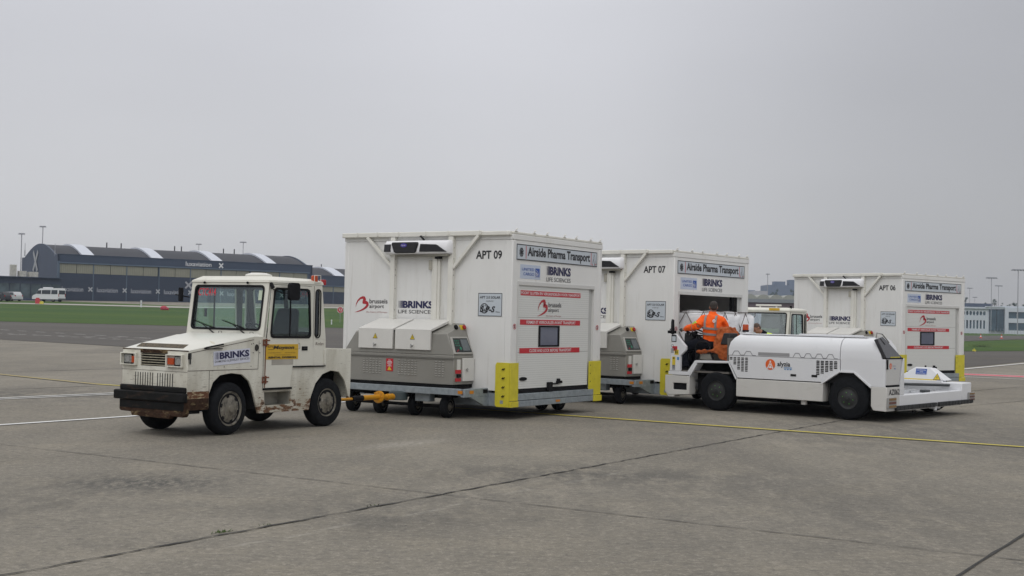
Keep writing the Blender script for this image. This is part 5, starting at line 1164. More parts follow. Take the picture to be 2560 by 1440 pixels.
def head(m, c, fwd, up, s=1.0):
    f = Vector(fwd).normalized(); u = Vector(up); u = (u-f*u.dot(f)).normalized(); r = f.cross(u)
    Rm = Matrix((r, f, u)).transposed()
    c = Vector(c); P = lambda a, b, d: c+(r*a+f*b+u*d)*s
    m.ell(P(0, -.008, .025), (.076*s, .094*s, .088*s), 14, 10, Rm); m.ell(P(0, .022, -.045), (.058*s, .066*s, .070*s), 12, 8, Rm); m.ell(P(0, .055, -.085), (.032*s, .030*s, .024*s), 8, 6, Rm)
    m.ell(P(0, .098, -.008), (.012*s, .020*s, .026*s), 8, 6, Rm); m.ell(P(0, .078, .028), (.050*s, .018*s, .012*s), 8, 6, Rm); m.ell(P(0, .080, -.052), (.026*s, .014*s, .008*s), 8, 6, Rm)
    for k in (-1, 1): m.ell(P(.078*k, -.01, -.005), (.010*s, .020*s, .032*s), 8, 6, Rm); m.ell(P(.030*k, .066, -.012), (.022*s, .02*s, .02*s), 8, 6, Rm)
    def hair(h):
        h.ell(P(0, -.022, .040), (.083*s, .096*s, .086*s), 16, 10, Rm); h.ell(P(0, -.055, -.01), (.070*s, .055*s, .060*s), 12, 8, Rm)
    def eyes(h):
        for k in (-1, 1): h.ell(P(.030*k, .082, -.002), (.012*s, .008*s, .007*s), 8, 6, Rm)
    return hair, eyes
def hand(m, wrist, dirv, curl, side, s=1.0):
    """palm and five separate fingers bent along curl"""
    d = Vector(dirv).normalized(); cu = Vector(curl); cu = (cu-d*cu.dot(d)).normalized(); r = d.cross(cu)
    w = Vector(wrist)
    m.tube([w, w+d*.045*s, w+d*.085*s], [.024*s, .034*s, .030*s], 8)
    for k, (o_, L_) in enumerate(((-.028, .062), (-.010, .074), (.009, .070), (.026, .055))):
        b = w+d*.085*s+r*o_*s; p1 = b+d*L_*.4*s+cu*.008*s; p2 = p1+(d*.5+cu*.9).normalized()*L_*.36*s; p3 = p2+(d*-.25+cu).normalized()*L_*.32*s
        m.tube([b-d*.02*s, b, p1, p2, p3], [.010*s, .0095*s, .009*s, .0085*s, .007*s], 7)
    t0 = w+d*.030*s+r*side*.028*s; m.tube([t0, t0+(d*.6+r*side+cu*.3).normalized()*.035*s, t0+(d*.9+r*side*.5+cu*.7).normalized()*.062*s], [.013*s, .011*s, .009*s], 7)

DRV = empty('person', LD.matrix_basis @ Vector((.35, -.42, .77)) if 0 else (0, 0, 0), 0, 'person in an orange hi-vis jacket seated at the loader controls, back to the camera', 'person')
Lm = Matrix.Translation(LD.location) @ Matrix.Rotation(LH, 4, 'Z')
base = Vector((.45, -.42, .77)); DRV.location = Lm @ base; DRV.rotation_euler = (0, 0, LH)
def dl(*p): return Vector(p)-base
m = MB()
hair, eyes = head(m, dl(.325, -.455, 2.125), (.55, -.80, -.12), (0, 0, 1), 1.06)
m.tube([dl(.33, -.43, 1.93), dl(.33, -.44, 2.08)], [.062, .055], 10)
m.tube([dl(.34, -.42, 1.34), dl(.33, -.42, 1.5), dl(.33, -.41, 1.72), dl(.32, -.41, 1.92)], [.13, .12, .14, .10], 12)
m.tube([dl(.50, -.38, 1.88), dl(.52, -.20, 1.74)], [.055, .045], 8); m.tube([dl(.52, -.20, 1.74), dl(.90, -.30, 1.655)], [.045, .028], 8)
m.tube([dl(.12, -.44, 1.90), dl(.12, -.64, 1.68)], [.055, .045], 8); m.tube([dl(.12, -.64, 1.68), dl(.44, -.70, 1.62)], [.045, .028], 8)
m.tube([dl(.38, -.36, 1.33), dl(.90, -.22, 1.26)], [.085, .06], 8); m.tube([dl(.90, -.22, 1.26), dl(.80, -.18, .90)], [.06, .04], 8)
m.tube([dl(.30, -.52, 1.33), dl(.82, -.56, 1.29)], [.085, .06], 8); m.tube([dl(.82, -.56, 1.29), dl(.88, -.54, .90)], [.06, .04], 8)
hand(m, dl(.90, -.30, 1.655), (.95, -.08, -.12), (0, -.3, -1), 1); hand(m, dl(.44, -.70, 1.62), (.9, .3, -.1), (0, 0, -1), -1)
b = m.build('body', SKIN, DRV); remesh(b, .0085)
m = MB(); hair(m); o = m.build('hair', HAIRD, DRV, smooth=80); remesh(o, .012)
m = MB(); eyes(m); m.build('eyes', mat('eye_dark', (.03, .025, .02), .2, var=0), DRV)
# jacket: torso seen from behind, shoulders along the vehicle
def torso(m, rows, ax, n=20):
    ax = Vector(ax).normalized(); rings = []
    for c, a, b_ in rows:
        c = Vector(c); q = Vector((-ax.y, ax.x, 0))
        rings.append([c+ax*a*math.copysign(abs(math.cos(6.283*k/n))**.8, math.cos(6.283*k/n))+q*b_*math.copysign(abs(math.sin(6.283*k/n))**.8, math.sin(6.283*k/n)) for k in range(n)])
    m.loft(rings)
AX = (.97, .12, 0)
TR = [(dl(.33, -.42, 1.375), .175, .135), (dl(.33, -.42, 1.45), .185, .145), (dl(.32, -.42, 1.58), .195, .150), (dl(.315, -.41, 1.70), .215, .155), (dl(.315, -.41, 1.82), .225, .150), (dl(.32, -.415, 1.90), .205, .125), (dl(.325, -.42, 1.955), .15, .105), (dl(.33, -.43, 1.985), .085, .08), (dl(.335, -.435, 2.04), .078, .076)]
m = MB(); torso(m, TR, AX)
m.tube([dl(.44, -.40, 1.89), dl(.51, -.35, 1.86), dl(.545, -.24, 1.77), dl(.545, -.20, 1.73)], [.098, .098, .090, .086], 12); m.tube([dl(.55, -.20, 1.735), dl(.70, -.235, 1.695), dl(.90, -.295, 1.66)], [.086, .080, .064], 12)
m.tube([dl(.20, -.42, 1.89), dl(.11, -.46, 1.86), dl(.10, -.62, 1.70)], [.085, .08, .068], 12); m.tube([dl(.10, -.62, 1.70), dl(.28, -.67, 1.65), dl(.42, -.70, 1.62)], [.068, .06, .05], 12)
J = m.build('jacket', HIVIS, DRV); remesh(J, .013, .035, .10)
def bandring(rows_, z0, z1, m, grow=.016, n=28):
    ax = Vector(AX).normalized(); q = Vector((-ax.y, ax.x, 0)); z0 -= base.z; z1 -= base.z
    def at(z):
        for (c0, a0, b0), (c1, a1, b1) in zip(rows_, rows_[1:]):
            if c0.z <= z <= c1.z:
                f = (z-c0.z)/(c1.z-c0.z); return c0.lerp(c1, f), a0+(a1-a0)*f, b0+(b1-b0)*f
    rings = []
    for zz, g_ in ((z0, -.01), (z0, grow), ((z0+z1)/2, grow), (z1, grow), (z1, -.01)):
        c, a, b_ = at(zz); rings.append([c+ax*(a+g_)*math.copysign(abs(math.cos(6.283*k/n))**.8, math.cos(6.283*k/n))+q*(b_+g_)*math.copysign(abs(math.sin(6.283*k/n))**.8, math.sin(6.283*k/n))+Vector((0, 0, .02*math.cos(6.283*k/n+.4))) for k in range(n)])
    m.loft(rings, cap=False)
m = MB(); bandring(TR, 1.665, 1.71, m); bandring(TR, 1.545, 1.59, m)
qv = Vector((-AX[1], AX[0], 0)).normalized()
for a in (.105, -.13):
    pts_ = []
    for z, b_ in ((1.70, .168), (1.78, .168), (1.86, .155), (1.92, .128), (1.955, .10)): pts_.append(dl(.32, -.415, z)+Vector(AX).normalized()*a+qv*b_*.97)
    axn = Vector(AX).normalized(); m.loft([[p-axn*.022, p+axn*.022, p+axn*.022-qv*.02, p-axn*.022-qv*.02] for p in pts_])
m.loft([[dl(.665, -.235, 1.712)+Vector((0, math.cos(6.283*k/14), math.sin(6.283*k/14)))*.092 for k in range(14)], [dl(.715, -.255, 1.703)+Vector((0, math.cos(6.283*k/14), math.sin(6.283*k/14)))*.088 for k in range(14)]])
m.build('reflective_bands', REFL, DRV)
m = MB(); c = dl(.60, -.14, 1.775); m.hexa([c+Vector((-.06, -.0, .02)), c+Vector((.03, -.02, -.045)), c+Vector((.03, -.04, -.045)), c+Vector((-.06, -.04, .02))], [c+Vector((-.02, .005, .055)), c+Vector((.06, -.01, -.01)), c+Vector((.06, -.05, -.01)), c+Vector((-.02, -.05, .055))]); m.build('arm_badge', mat('lime_badge', (.55, .85, .12), .6), DRV)
m = MB(); c = dl(.20, -.415, 1.84)+qv*.158; BD = slant(c, -Vector(AX), (0, 0, 1)); m.disc(BD, 0, 0, .036, .022); m.mi = 1; m.ribbon(BD, [(-.015, -.015, .008), (0, .015, .008), (.015, -.015, .008)], .024); m.build('back_print', [WPRINT, ORP], DRV)
m = MB(); m.tube([dl(.33, -.42, 1.28), dl(.33, -.42, 1.42)], [.17, .165], 14); m.tube([dl(.36, -.34, 1.33), dl(.62, -.26, 1.34), dl(.90, -.22, 1.26)], [.135, .125, .115], 12); m.tube([dl(.90, -.22, 1.26), dl(.86, -.17, 1.06), dl(.80, -.17, .86)], [.115, .105, .095], 12)
m.tube([dl(.30, -.52, 1.33), dl(.6, -.55, 1.34), dl(.83, -.56, 1.29)], [.115, .10, .085], 12); m.tube([dl(.83, -.56, 1.29), dl(.88, -.54, .86)], [.085, .07], 12)
o = m.build('trousers', TROUS, DRV); remesh(o, .015, .03, .1)
for c0, c1 in (((.78, -.18, .83), (.96, -.17, .815)), ((.82, -.54, .83), (1.0, -.52, .815))):
    m = MB(); m.tube([dl(*c0), dl(*(Vector(c0).lerp(Vector(c1), .5))), dl(*c1)], [.05, .05, .038], 10); m.build('shoe', SHOE, DRV)
m = MB(); c = dl(1.0, -.305, 1.64); m.ell(c, (.06, .045, .035), 10, 6); m.build('glove', GLOVE, DRV)

# orange coat thrown over the seat back
COATM = mat('orange_coat_fabric', (.34, .075, .012), .8, var=.25, vscale=6, bump=.8, bscale=9)
base = Vector((0, -.4, 1.03)); CT = empty('coat', Lm @ base, LH, 'crumpled orange coat draped over the seat back behind the driver', 'coat')
m = MB()
def lumps(pts, m):
    for p, r in pts: m.ell(dl(*p), r, 10, 8)
m.loft([[dl(x-w_, y0, z), dl(x+w_, y0+.01, z), dl(x+w_*1.1, y1, z), dl(x-w_, y1, z)] for x, w_, y0, y1, z in ((-.17, .13, -.68, -.06, 1.05), (-.15, .12, -.66, -.04, 1.30), (-.14, .09, -.66, -.08, 1.50), (-.10, .10, -.60, -.16, 1.62), (-.07, .10, -.54, -.22, 1.72))])
m.loft([[dl(x, y, z) for x, y, z in q] for q in (((.08, -.04, 1.20), (-.04, -.02, 1.16), (-.04, -.4, 1.18), (.08, -.4, 1.22)), ((.10, -.12, 1.46), (-.02, -.06, 1.42), (-.02, -.4, 1.42), (.10, -.4, 1.46)), ((.06, -.20, 1.70), (-.02, -.14, 1.70), (-.02, -.4, 1.70), (.06, -.4, 1.70)))])
lumps((((-.22, -.12, 1.15), (.08, .09, .14)), ((-.05, -.10, 1.25), (.10, .07, .08)), ((.12, -.08, 1.22), (.13, .06, .045)), ((.30, -.07, 1.20), (.08, .05, .05)), ((.42, -.12, 1.19), (.10, .06, .04)), ((-.20, -.1, 1.30), (.10, .07, .06))), m)
o = m.build('coat_fabric', COATM, CT); remesh(o, .016, .07, .07)
m = MB(); m.hexa([dl(-.27, -.30, 1.36), dl(-.10, -.05, 1.36), dl(-.10, -.02, 1.36), dl(-.29, -.04, 1.36)], [dl(-.31, -.40, 1.60), dl(-.18, -.10, 1.60), dl(-.16, -.04, 1.60), dl(-.31, -.06, 1.60)]); m.build('dark_lining', SEATF, CT, bevel=.02)

# second worker bending behind the loader
P2 = Vector((6.30, 31.35, 0)); WK = empty('person', P2, 0, 'person with short brown hair bending forward behind the loader deck, yellow collar', 'person')
dq = lambda x, y, z: Vector((x, y, z))-P2
m = MB(); hd = dq(5.915, 31.28, 1.685); hair, eyes = head(m, hd, (-.75, -.35, -.62), (-.6, 0, .8), 1.04)
m.tube([dq(6.10, 31.32, 1.53), dq(5.97, 31.30, 1.64)], [.065, .058], 10); m.tube([dq(6.42, 31.35, 1.0), dq(6.33, 31.35, 1.25), dq(6.13, 31.33, 1.48)], [.13, .13, .12], 12)
for s_ in (-1, 1):
    m.tube([dq(6.15, 31.33+.18*s_, 1.45), dq(6.02, 31.33+.22*s_, 1.18)], [.055, .045], 8); m.tube([dq(6.02, 31.33+.22*s_, 1.18), dq(5.80, 31.33+.17*s_, 1.04)], [.045, .028], 8)
    hand(m, dq(5.80, 31.33+.17*s_, 1.04), (-1, 0, -.25), (0, 0, -1), s_)
    m.tube([dq(6.42, 31.35+.09*s_, .95), dq(6.38, 31.35+.10*s_, .52)], [.09, .06], 8); m.tube([dq(6.38, 31.35+.10*s_, .52), dq(6.44, 31.35+.11*s_, .09)], [.06, .04], 8)
remesh(m.build('body', SKIN, WK), .0085)
m = MB(); hair(m); remesh(m.build('hair', HAIRB, WK, smooth=80), .012)
m = MB(); eyes(m); m.build('eyes', mat('eye_dark'), WK)
m = MB(); m.tube([dq(6.44, 31.35, .92), dq(6.40, 31.35, 1.1), dq(6.30, 31.35, 1.3), dq(6.16, 31.34, 1.47), dq(6.08, 31.33, 1.55)], [.17, .18, .20, .17, .09], 14)
for s_ in (-1, 1): m.tube([dq(6.17, 31.33+.14*s_, 1.46), dq(6.12, 31.33+.22*s_, 1.38), dq(6.02, 31.33+.23*s_, 1.17), dq(5.83, 31.33+.18*s_, 1.05)], [.085, .08, .065, .048], 10)
remesh(m.build('jacket', HVY, WK), .014, .03, .1)
m = MB(); m.tube([dq(6.115, 31.325, 1.53), dq(6.02, 31.31, 1.60)], [.098, .080], 12); m.build('collar', TROUS, WK)
m = MB(); m.tube([dq(6.43, 31.35, .85), dq(6.43, 31.35, 1.0)], [.17, .165], 12)
for s_ in (-1, 1): m.tube([dq(6.42, 31.35+.09*s_, .92), dq(6.38, 31.35+.10*s_, .52), dq(6.44, 31.35+.11*s_, .08)], [.105, .085, .075], 10)
remesh(m.build('trousers', TROUS, WK), .016, .03, .1)
for s_ in (-1, 1): m = MB(); m.tube([dq(6.47, 31.35+.11*s_, .05), dq(6.25, 31.35+.12*s_, .04)], [.05, .04], 10); m.build('shoe', SHOE, WK)

# ------------------------------------------------------------------ netted cargo pallet, half inside the open trailer
PL = empty('cargo_pallet', BASE[1][0], BASE[1][1], 'netted air cargo pallet wrapped in white plastic in the open door of APT 07', 'cargo pallet')
FILM = mat('white_wrap_film', (.86, .86, .88), .22, var=.06, vscale=2.2, bump=.5, bscale=5, dirt=[((.55, .33, .27), 1.3, .58, .66, (1, 1, 1), .45), ((.35, .36, .38), 3, .5, .75, (1, 1, 3), .5)])
x0, x1, y0, y1, z0, z1 = -2.72, -.40, -2.55, .50, .58, 2.03
def cargo_ring(z, inset):
    pts_ = []; r = .10; cs = rrect(x0+inset, x1-inset, y0+inset, y1-inset, r, 4)
    for (ax_, ay_), (bx_, by_) in zip(cs, cs[1:]+cs[:1]):
        n__ = 1 if math.hypot(bx_-ax_, by_-ay_) < .2 else 28
        for k in range(n__):
            f = k/n__; x, y = ax_+(bx_-ax_)*f, ay_+(by_-ay_)*f
            w = .016*math.sin(y*6.5+z*2.5)+.014*math.sin(x*7+z*4)+.010*math.sin((x-y)*17+z*9)
            pts_.append(Vector((x+(w if abs(x-x1) < .2 or abs(x-x0) < .2 else 0), y+(w if abs(y-y1) < .2 or abs(y-y0) < .2 else 0), z+(.03*math.sin(x*5.3+1)*math.sin(y*4.1+1) if z > 1.9 else 0))))
    return pts_
m = MB(); lv = [(z0+(1.93-z0)*k/12, 0) for k in range(13)]+[(1.97, .012), (2.0, .035), (2.02, .07)]
m.loft([cargo_ring(z, i) for z, i in lv]); m.build('wrapped_cargo', FILM, PL, smooth=70)
for k, (x, y, rx, ry) in enumerate(((-.75, .05, .28, .34), (-1.35, .1, .26, .30), (-2.15, .1, .34, .3), (-.8, -.8, .3, .4), (-1.7, -.7, .4, .4))):
    m = MB(); m.ell((x, y, 1.99), (rx, ry, .085), 16, 8); m.build('cargo_bulge', FILM, PL, smooth=80)
m = MB(); m.box(x0-.03, x1+.03, y0-.03, y1+.03, .53, .575); m.build('pallet_sheet', mat('pallet_aluminium', (.45, .46, .47), .4, .6), PL)
m = MB(); NET = mat('brown_cargo_net', (.10, .075, .07), .8, var=.1)
n_ = 7; yy = [y0+(y1-y0)*k/n_ for k in range(n_+1)]; xx = [x0+(x1-x0)*k/5 for k in range(6)]
zz = (.62, 1.33, 2.03); e_ = .005
for face in (0, 1):
    ss = yy if face == 0 else xx
    P = (lambda s, z: (x1+e_, s, z)) if face == 0 else (lambda s, z: (s, y1+e_, z))
    for a, b in zip(ss, ss[1:]):
        for za, zb in zip(zz, zz[1:]):
            m.tube([P(a, za), P(b, zb)], .008, 5); m.tube([P(b, za), P(a, zb)], .008, 5)
    m.tube([P(s, zz[-1]-.01) for s in ss], .007, 5)
for s in yy: m.tube([(x1+e_, s, 2.03), (x1-.03, s, 2.05), (x0, s, 2.05)], .007, 5)
for s in xx: m.tube([(s, y1+e_, 2.03), (s, y1-.03, 2.05), (s, y0, 2.05)], .007, 5)
m.build('cargo_net', NET, PL)

# ------------------------------------------------------------------ far buildings and furniture
HW = mat('hangar_blue_grey_cladding', (.036, .056, .096), .6, var=.06, vscale=.3); HW2 = mat('hangar_dark_door', (.026, .040, .070), .6, var=.06, vscale=.3)
HROOF = mat('hangar_dark_roof', (.022, .024, .034), .7, var=.15, vscale=.2); SKYL = mat('hangar_white_skylight', (.52, .55, .62), .4, var=.03)
WINY = mat('yellowed_translucent_window', (.27, .27, .215), .35, var=.06, vscale=.8, build=None); MUL = mat('steel_blue_mullion', (.09, .13, .18), .5, var=0)
SIGNW = mat('sign_white', (.68, .70, .73), .5, var=0); SIGNG = mat('sign_grey_print', (.36, .38, .42), .5, var=0)
HA = math.atan2(.57, .82)
HF = lambda d0=0: (lambda s, t, d: Vector((s, -d-d0, t)))
HG = lambda s, t, d: Vector((-d, -s, t))
def hangar(loc, L_, W_, zt, zr, zb, label, win0, win1, nwin, wz0, wz1, sky_at, signs=True, chim=()):
    H = empty('hangar', loc, HA, label, 'hangar', 'blue grey hangars behind the grass')
    m = MB(); m.plate([(0, zb-2), (L_, zb-2), (L_, zt), (0, zt)], [[(win0, wz0), (win1, wz0), (win1, wz1), (win0, wz1)]], HF(), -.4, 0)
    n_ = 18; ga = [(-W_, zb-2), (0, zb-2), (0, zt)]+[(-(2+(W_-4)*(k/n_)), zt-.1+(zr-zt+.1)*math.sin(math.pi*k/n_)) for k in range(n_+1)]+[(-W_, zt)]
    ga = [(-W_, zb-2), (0, zb-2), (0, zt)]+[(-(2+(W_-4)*(k/n_)), zt+(zr-zt)*math.sin(math.pi*k/n_)) for k in range(n_+1)]+[(-W_, zt)]
    m.plate(ga, [], HG, -.4, 0)
    m.plate(ga, [], lambda s, t, d: Vector((L_-.0-d, -s, t)), 0, .4)
    m.box(0, L_, W_-.4, W_, zb-2, zt); m.box(-.05, L_+.05, -.08, .5, zt, zt+.12)
    m.build('wall', HW, H)
    m = MB(); arcp = [(2+(W_-4)*(k/n_), zt-.15+(zr-zt)*math.sin(math.pi*k/n_)) for k in range(n_+1)]
    m.loft([[Vector((x, a, b)) for a, b in arcp]+[Vector((x, W_-2, zt-.6)), Vector((x, 2, zt-.6))] for x in (.42, L_-.42)]); m.box(.4, L_-.4, .4, W_-.4, zt-.5, zt-.3); RF = m.build('roof', HROOF, H)
    for x, w_ in sky_at:
        m = MB(); ar = [(2+(W_-4)*(k/n_), zt+.18+(zr-zt)*math.sin(math.pi*k/n_)) for k in range(0, n_+1)]
        m.loft([[Vector((xx, a, b)) for a, b in ar]+[Vector((xx, W_-2, zt-.4)), Vector((xx, 2, zt-.4))] for xx in (x, x+w_)]); m.build('skylight', SKYL, RF)
    for x in chim: m = MB(); m.tube([(x, W_/2, zr-.3), (x, W_/2, zr+.9)], .13, 8); m.build('vent_pipe', mat('dark_pipe', (.04, .04, .045), .6), RF)
    ww = (win1-win0)/nwin
    for k in range(nwin):
        a = win0+ww*k; w_ = .35 if k % 6 == 5 else .08
        m = MB(); m.rect(HF(), a+.05, a+ww-w_, wz0+.05, wz1-.05, -.3, -.08); q = m.build('window', WINY, H)
        m = MB()
        for j in range(1, 9): m.rect(HF(), a+(ww)*j/9-.02, a+ww*j/9+.02, wz0+.05, wz1-.05, -.08, -.05)
        m.build('glazing_bars', mat('glazing_bar_tan', (.20, .20, .155), .5, var=0), q)
    for k in range(0, nwin+1, 2):
        a = win0+ww*k; m = MB(); m.rect(HF(), a-.16, a+.0, zb-1, wz1, -.1, .10); m.build('door_post', MUL, H)
    m = MB(); m.rect(HF(), win0, win1, zb-1, wz0-.05, 0, .05); m.build('sliding_door', HW2, H)
    m = MB(); m.rect(HF(), win0-.4, win1+.3, wz1+.0, wz1+.25, 0, .18); m.build('door_track', MUL, H)
    return H
HG1 = hangar((-87.6, 250, 0), 54, 26.5, 12.2, 14.7, 3.2, 'long blue grey hangar with arched roof, white skylight strips and a big X', .4, 53, 16, 8.6, 10.5, ((5.2, 2.4), (19.2, 2.4), (32.0, 2.3), (44.3, 2.2)), chim=(13.5, 16.5, 28, 29.5, 39, 41.5))
pl = HF(.06)
m = MB(); m.text(pl, 'luxaviation', 25.5, 31.0, 11.0, 11.9, d=.1, bold=.01); m.build('lettering', SIGNW, HG1)
def xm(m, pl, cs, ct, w, h, th, d=.1):
    m.ribbon(pl, [(cs-w/2, ct-h/2, th), (cs+w/2, ct+h/2, th)], d); m.ribbon(pl, [(cs-w/2, ct+h/2, th), (cs+w/2, ct-h/2, th)], d+.02)
m = MB(); xm(m, pl, 33.1, 11.35, .85, .95, .28); m.build('logo', SIGNW, HG1)
m = MB(); xm(m, pl, 26.2, 7.1, 1.3, 1.3, .36); m.build('logo', mat('sign_mid_grey', (.34, .35, .38), .5, var=0), HG1)
for k in range(8):
    m = MB(); m.text(pl, 'luxaviation', .9+6.75*k, 5.0+6.75*k, 5.1, 6.0, bold=.012); m.build('lettering', SIGNG, HG1)
    m = MB(); xm(m, pl, 6.35+6.75*k, 5.6, .75, .8, .24); m.build('logo', mat('sign_light_grey', (.42, .44, .47), .5, var=0), HG1)
m = MB(); xm(m, lambda s, t, d: HG(s, t, d), -15.6, 11.2, 3.4, 4.0, .95, .12); m.build('logo', mat('sign_grey_metal', (.30, .32, .34), .5), HG1)
m = MB(); m.box(-.1, .3, -.30, -.1, 3.2, 10.9); m.build('corner_post', MUL, HG1)
o2 = Vector((-87.6+.82*75-.57*45, 250+.57*75+.82*45, 0))
HG2 = hangar(tuple(o2), 42, 26, 11.6, 14.2, 3.6, 'second blue grey hangar beyond the first one, partly behind the APT 09 trailer', .4, 41, 12, 7.5, 8.9, ((8.6, 2.8), (20.5, 2.6), (32, 2.6)), chim=(1.5, 10))
# glazed low office in front of the gable
OF = empty('office_building', (-84.4, 243, 0), HA, 'low glazed office wing with flat roof at the left end of the hangar', 'building')
m = MB(); m.box(-34, 0, 0, 6, 6.2, 7.3).box(-34, 0.15, -.8, 6, 7.3, 7.45).box(-34, 0, 5.6, 6, 2, 6.2).box(-34, 0, 0, 6, 1.5, 3.6); m.build('wall', HW, OF)
m = MB()
for k in range(18): m.rect(HF(), -34+1.9*k, -34+1.9*k+.12, 3.6, 6.2, -.2, .05)
m.build('mullions', HW2, OF)
m = MB(); m.box(-34, -.1, .1, .2, 3.6, 6.2); m.build('window', mat('office_glass', (.07, .10, .115), .12, var=.5, vscale=.5), OF)
for x, w_, h_ in ((-12.5, 1.4, 1.0), (-8.6, .9, 2.2), (-7.2, 1.3, 1.1), (-5.4, 1.6, 1.0)): m = MB(); m.box(x, x+w_, 1.5, 3, 7.45, 7.45+h_); m.build('roof_unit', mat('roof_unit_cream', (.46, .45, .40), .6, var=.2), OF)
m = MB(); m.hexa([(-20, 4, 7.4), (-14, 4, 7.4), (-14, 6, 7.4), (-20, 6, 7.4)], [(-20, 4, 10.4), (-17, 4, 10.4), (-17, 6, 10.4), (-20, 6, 10.4)]); m.build('red_roof_block', mat('faded_red_roof', (.20, .07, .08), .7), OF)

# vehicles near the hangar
def wheelpair(T, x, y, r, w=.22): wheel(T, (x, y, r), r, w, face=1 if y > 0 else -1, holes=0, rr_=.62)
def van(loc, rz, label):
    T = empty('minibus', loc, rz, label, 'van')
    W_ = .98; side = [(2.75, .45), (2.78, .85), (2.55, 1.15), (2.05, 1.30), (1.45, 2.15), (1.1, 2.35), (-2.75, 2.42), (-2.85, 2.2), (-2.85, .45)]
    WB = mat('van_white_paint', (.70, .71, .74), .3, var=.02)
    m = MB(); m.loft([[Vector((x, y*(1 if z < 1.4 else 1-(z-1.4)*.10), z)) for x, z in side] for y in (-W_, -W_*.98, W_*.98, W_)]); B_ = m.build('body', WB, T, bevel=.06)
    for sy in (1, -1):
        q = lambda s, t, d, sy=sy: Vector((s, sy*(W_*(1-(max(t, 1.4)-1.4)*.10)+d), t))
        for pts_ in ([(1.95, 1.38), (1.52, 2.0), (.85, 2.05), (.85, 1.38)], [(.70, 1.38), (.70, 2.05), (-1.15, 2.08), (-1.15, 1.38)], [(-1.35, 1.38), (-1.35, 2.08), (-2.60, 2.10), (-2.65, 1.38)]):
            m = MB(); m.plate(pts_, [], q, -.02, .015); m.build('side_window', mat('van_dark_glass', (.03, .04, .05), .1, var=0), T)
    m = MB(); m.rect(P_REAR(-2.85), -.80, .80, 1.35, 2.05, -.03, .01); m.build('rear_window', mat('van_dark_glass'), T)
    m = MB(); m.hexa([(2.03, -.85, 1.36), (2.03, .85, 1.36), (2.08, .85, 1.36), (2.08, -.85, 1.36)], [(1.48, -.78, 2.08), (1.48, .78, 2.08), (1.55, .78, 2.10), (1.55, -.78, 2.10)]); m.build('windscreen', mat('van_dark_glass'), T)
    for s in (-.92, .78): m = MB(); m.rect(P_REAR(-2.85), s, s+.14, .95, 1.5, -.05, .02); m.build('tail_lamp', REDL, T)
    m = MB(); m.rect(P_REAR(-2.85), -.95, .95, .42, .65, -.1, .08); m.build('bumper', mat('van_grey_bumper', (.12, .12, .13), .6), T)
    m = MB(); m.box(-.6, .9, -.5, .5, 2.38, 2.56); m.build('roof_unit', WB, T, bevel=.08)
    for x in (1.75, -1.75):
        for y in (.86, -.86): wheelpair(T, x, y, .34)
    return T
def suv(loc, rz, label, col, mname):
    T = empty('parked_car', loc, rz, label, 'car', 'cars parked by the office')
    W_ = .9; side = [(2.2, .35), (2.25, .8), (1.9, 1.0), (1.1, 1.08), (.55, 1.6), (-1.6, 1.65), (-2.05, 1.15), (-2.15, .9), (-2.15, .35)]
    m = MB(); m.loft([[Vector((x, y*(1 if z < 1.15 else .86), z)) for x, z in side] for y in (-W_, -W_*.97, W_*.97, W_)]); m.build('body', mat(mname, col, .3, var=.02), T, bevel=.06)
    for sy in (1, -1):
        q = lambda s, t, d, sy=sy: Vector((s, sy*(W_*(1 if t < 1.15 else 1-.14*min(1, (t-1.1)/.5))+d), t))
        for pts_ in ([(.95, 1.12), (.52, 1.5), (-.35, 1.54), (-.35, 1.12)], [(-.45, 1.12), (-.45, 1.54), (-1.5, 1.54), (-1.8, 1.12)]): m = MB(); m.plate(pts_, [], q, -.03, .02); m.build('side_window', mat('van_dark_glass'), T)
    m = MB(); m.hexa([(-2.04, -.7, 1.12), (-2.04, .7, 1.12), (-1.98, .7, 1.12), (-1.98, -.7, 1.12)], [(-1.70, -.65, 1.52), (-1.70, .65, 1.52), (-1.6, .65, 1.52), (-1.6, -.65, 1.52)]); m.build('rear_window', mat('van_dark_glass'), T)
    for s in (-.85, .65): m = MB(); m.rect(P_REAR(-2.13), s, s+.2, .85, 1.08, -.05, .03); m.build('tail_lamp', REDL, T)
    for x in (1.4, -1.3):
        for y in (.8, -.8): wheelpair(T, x, y, .34)
    return T
def gp(u, v): h = hit(u, v); return h
def on(u, D):
    d = ray(u, 760); x, y = d.x/d.y*D, D; return Vector((x, y, terrain(x, y)))
van(on(121, 229), R(160), 'white high-roof minibus parked before the hangar doors')
suv(on(26, 228), R(150), 'silver white car parked left of the minibus', (.55, .56, .58), 'car_silver_paint')
suv(on(-6, 224), R(160), 'dark car at the left edge beside the silver white car', (.02, .022, .028), 'car_dark_paint')

# light masts
MASTM = mat('mast_grey', (.30, .31, .34), .6, var=0)  # grey kept pale: haze over the far masts is put into the colour
def mast(u, vtop, D, hw, label, r=.13):
    hw = hw*D/FPX
    b = on(u, D); b.z = terrain(b.x, b.y); top = atd(u, vtop, D); h_ = top.z-b.z
    T = empty('light_mast', b, 0, label, 'light mast', 'tall apron light masts')
    m = MB(); m.tube([(0, 0, -.5), (0, 0, h_)], [r, r*.6], 8); m.build('pole', MASTM, T)
    m = MB(); m.box(-hw/2, hw/2, -.5, .5, h_-.1, h_+.1)
    for k in range(5): x = -hw/2+hw*k/4; m.box(x-hw*.07, x+hw*.07, -.7, .3, h_-.1-hw*.08, h_-.1)
    m.build('lamp_head', MASTM, T); return T
mast(49, 584, 290, 12, 'leftmost tall light mast, left of the hangar gable', .15); mast(101.5, 566, 300, 12, 'tallest light mast on the left, rising over the hangar gable', .15)
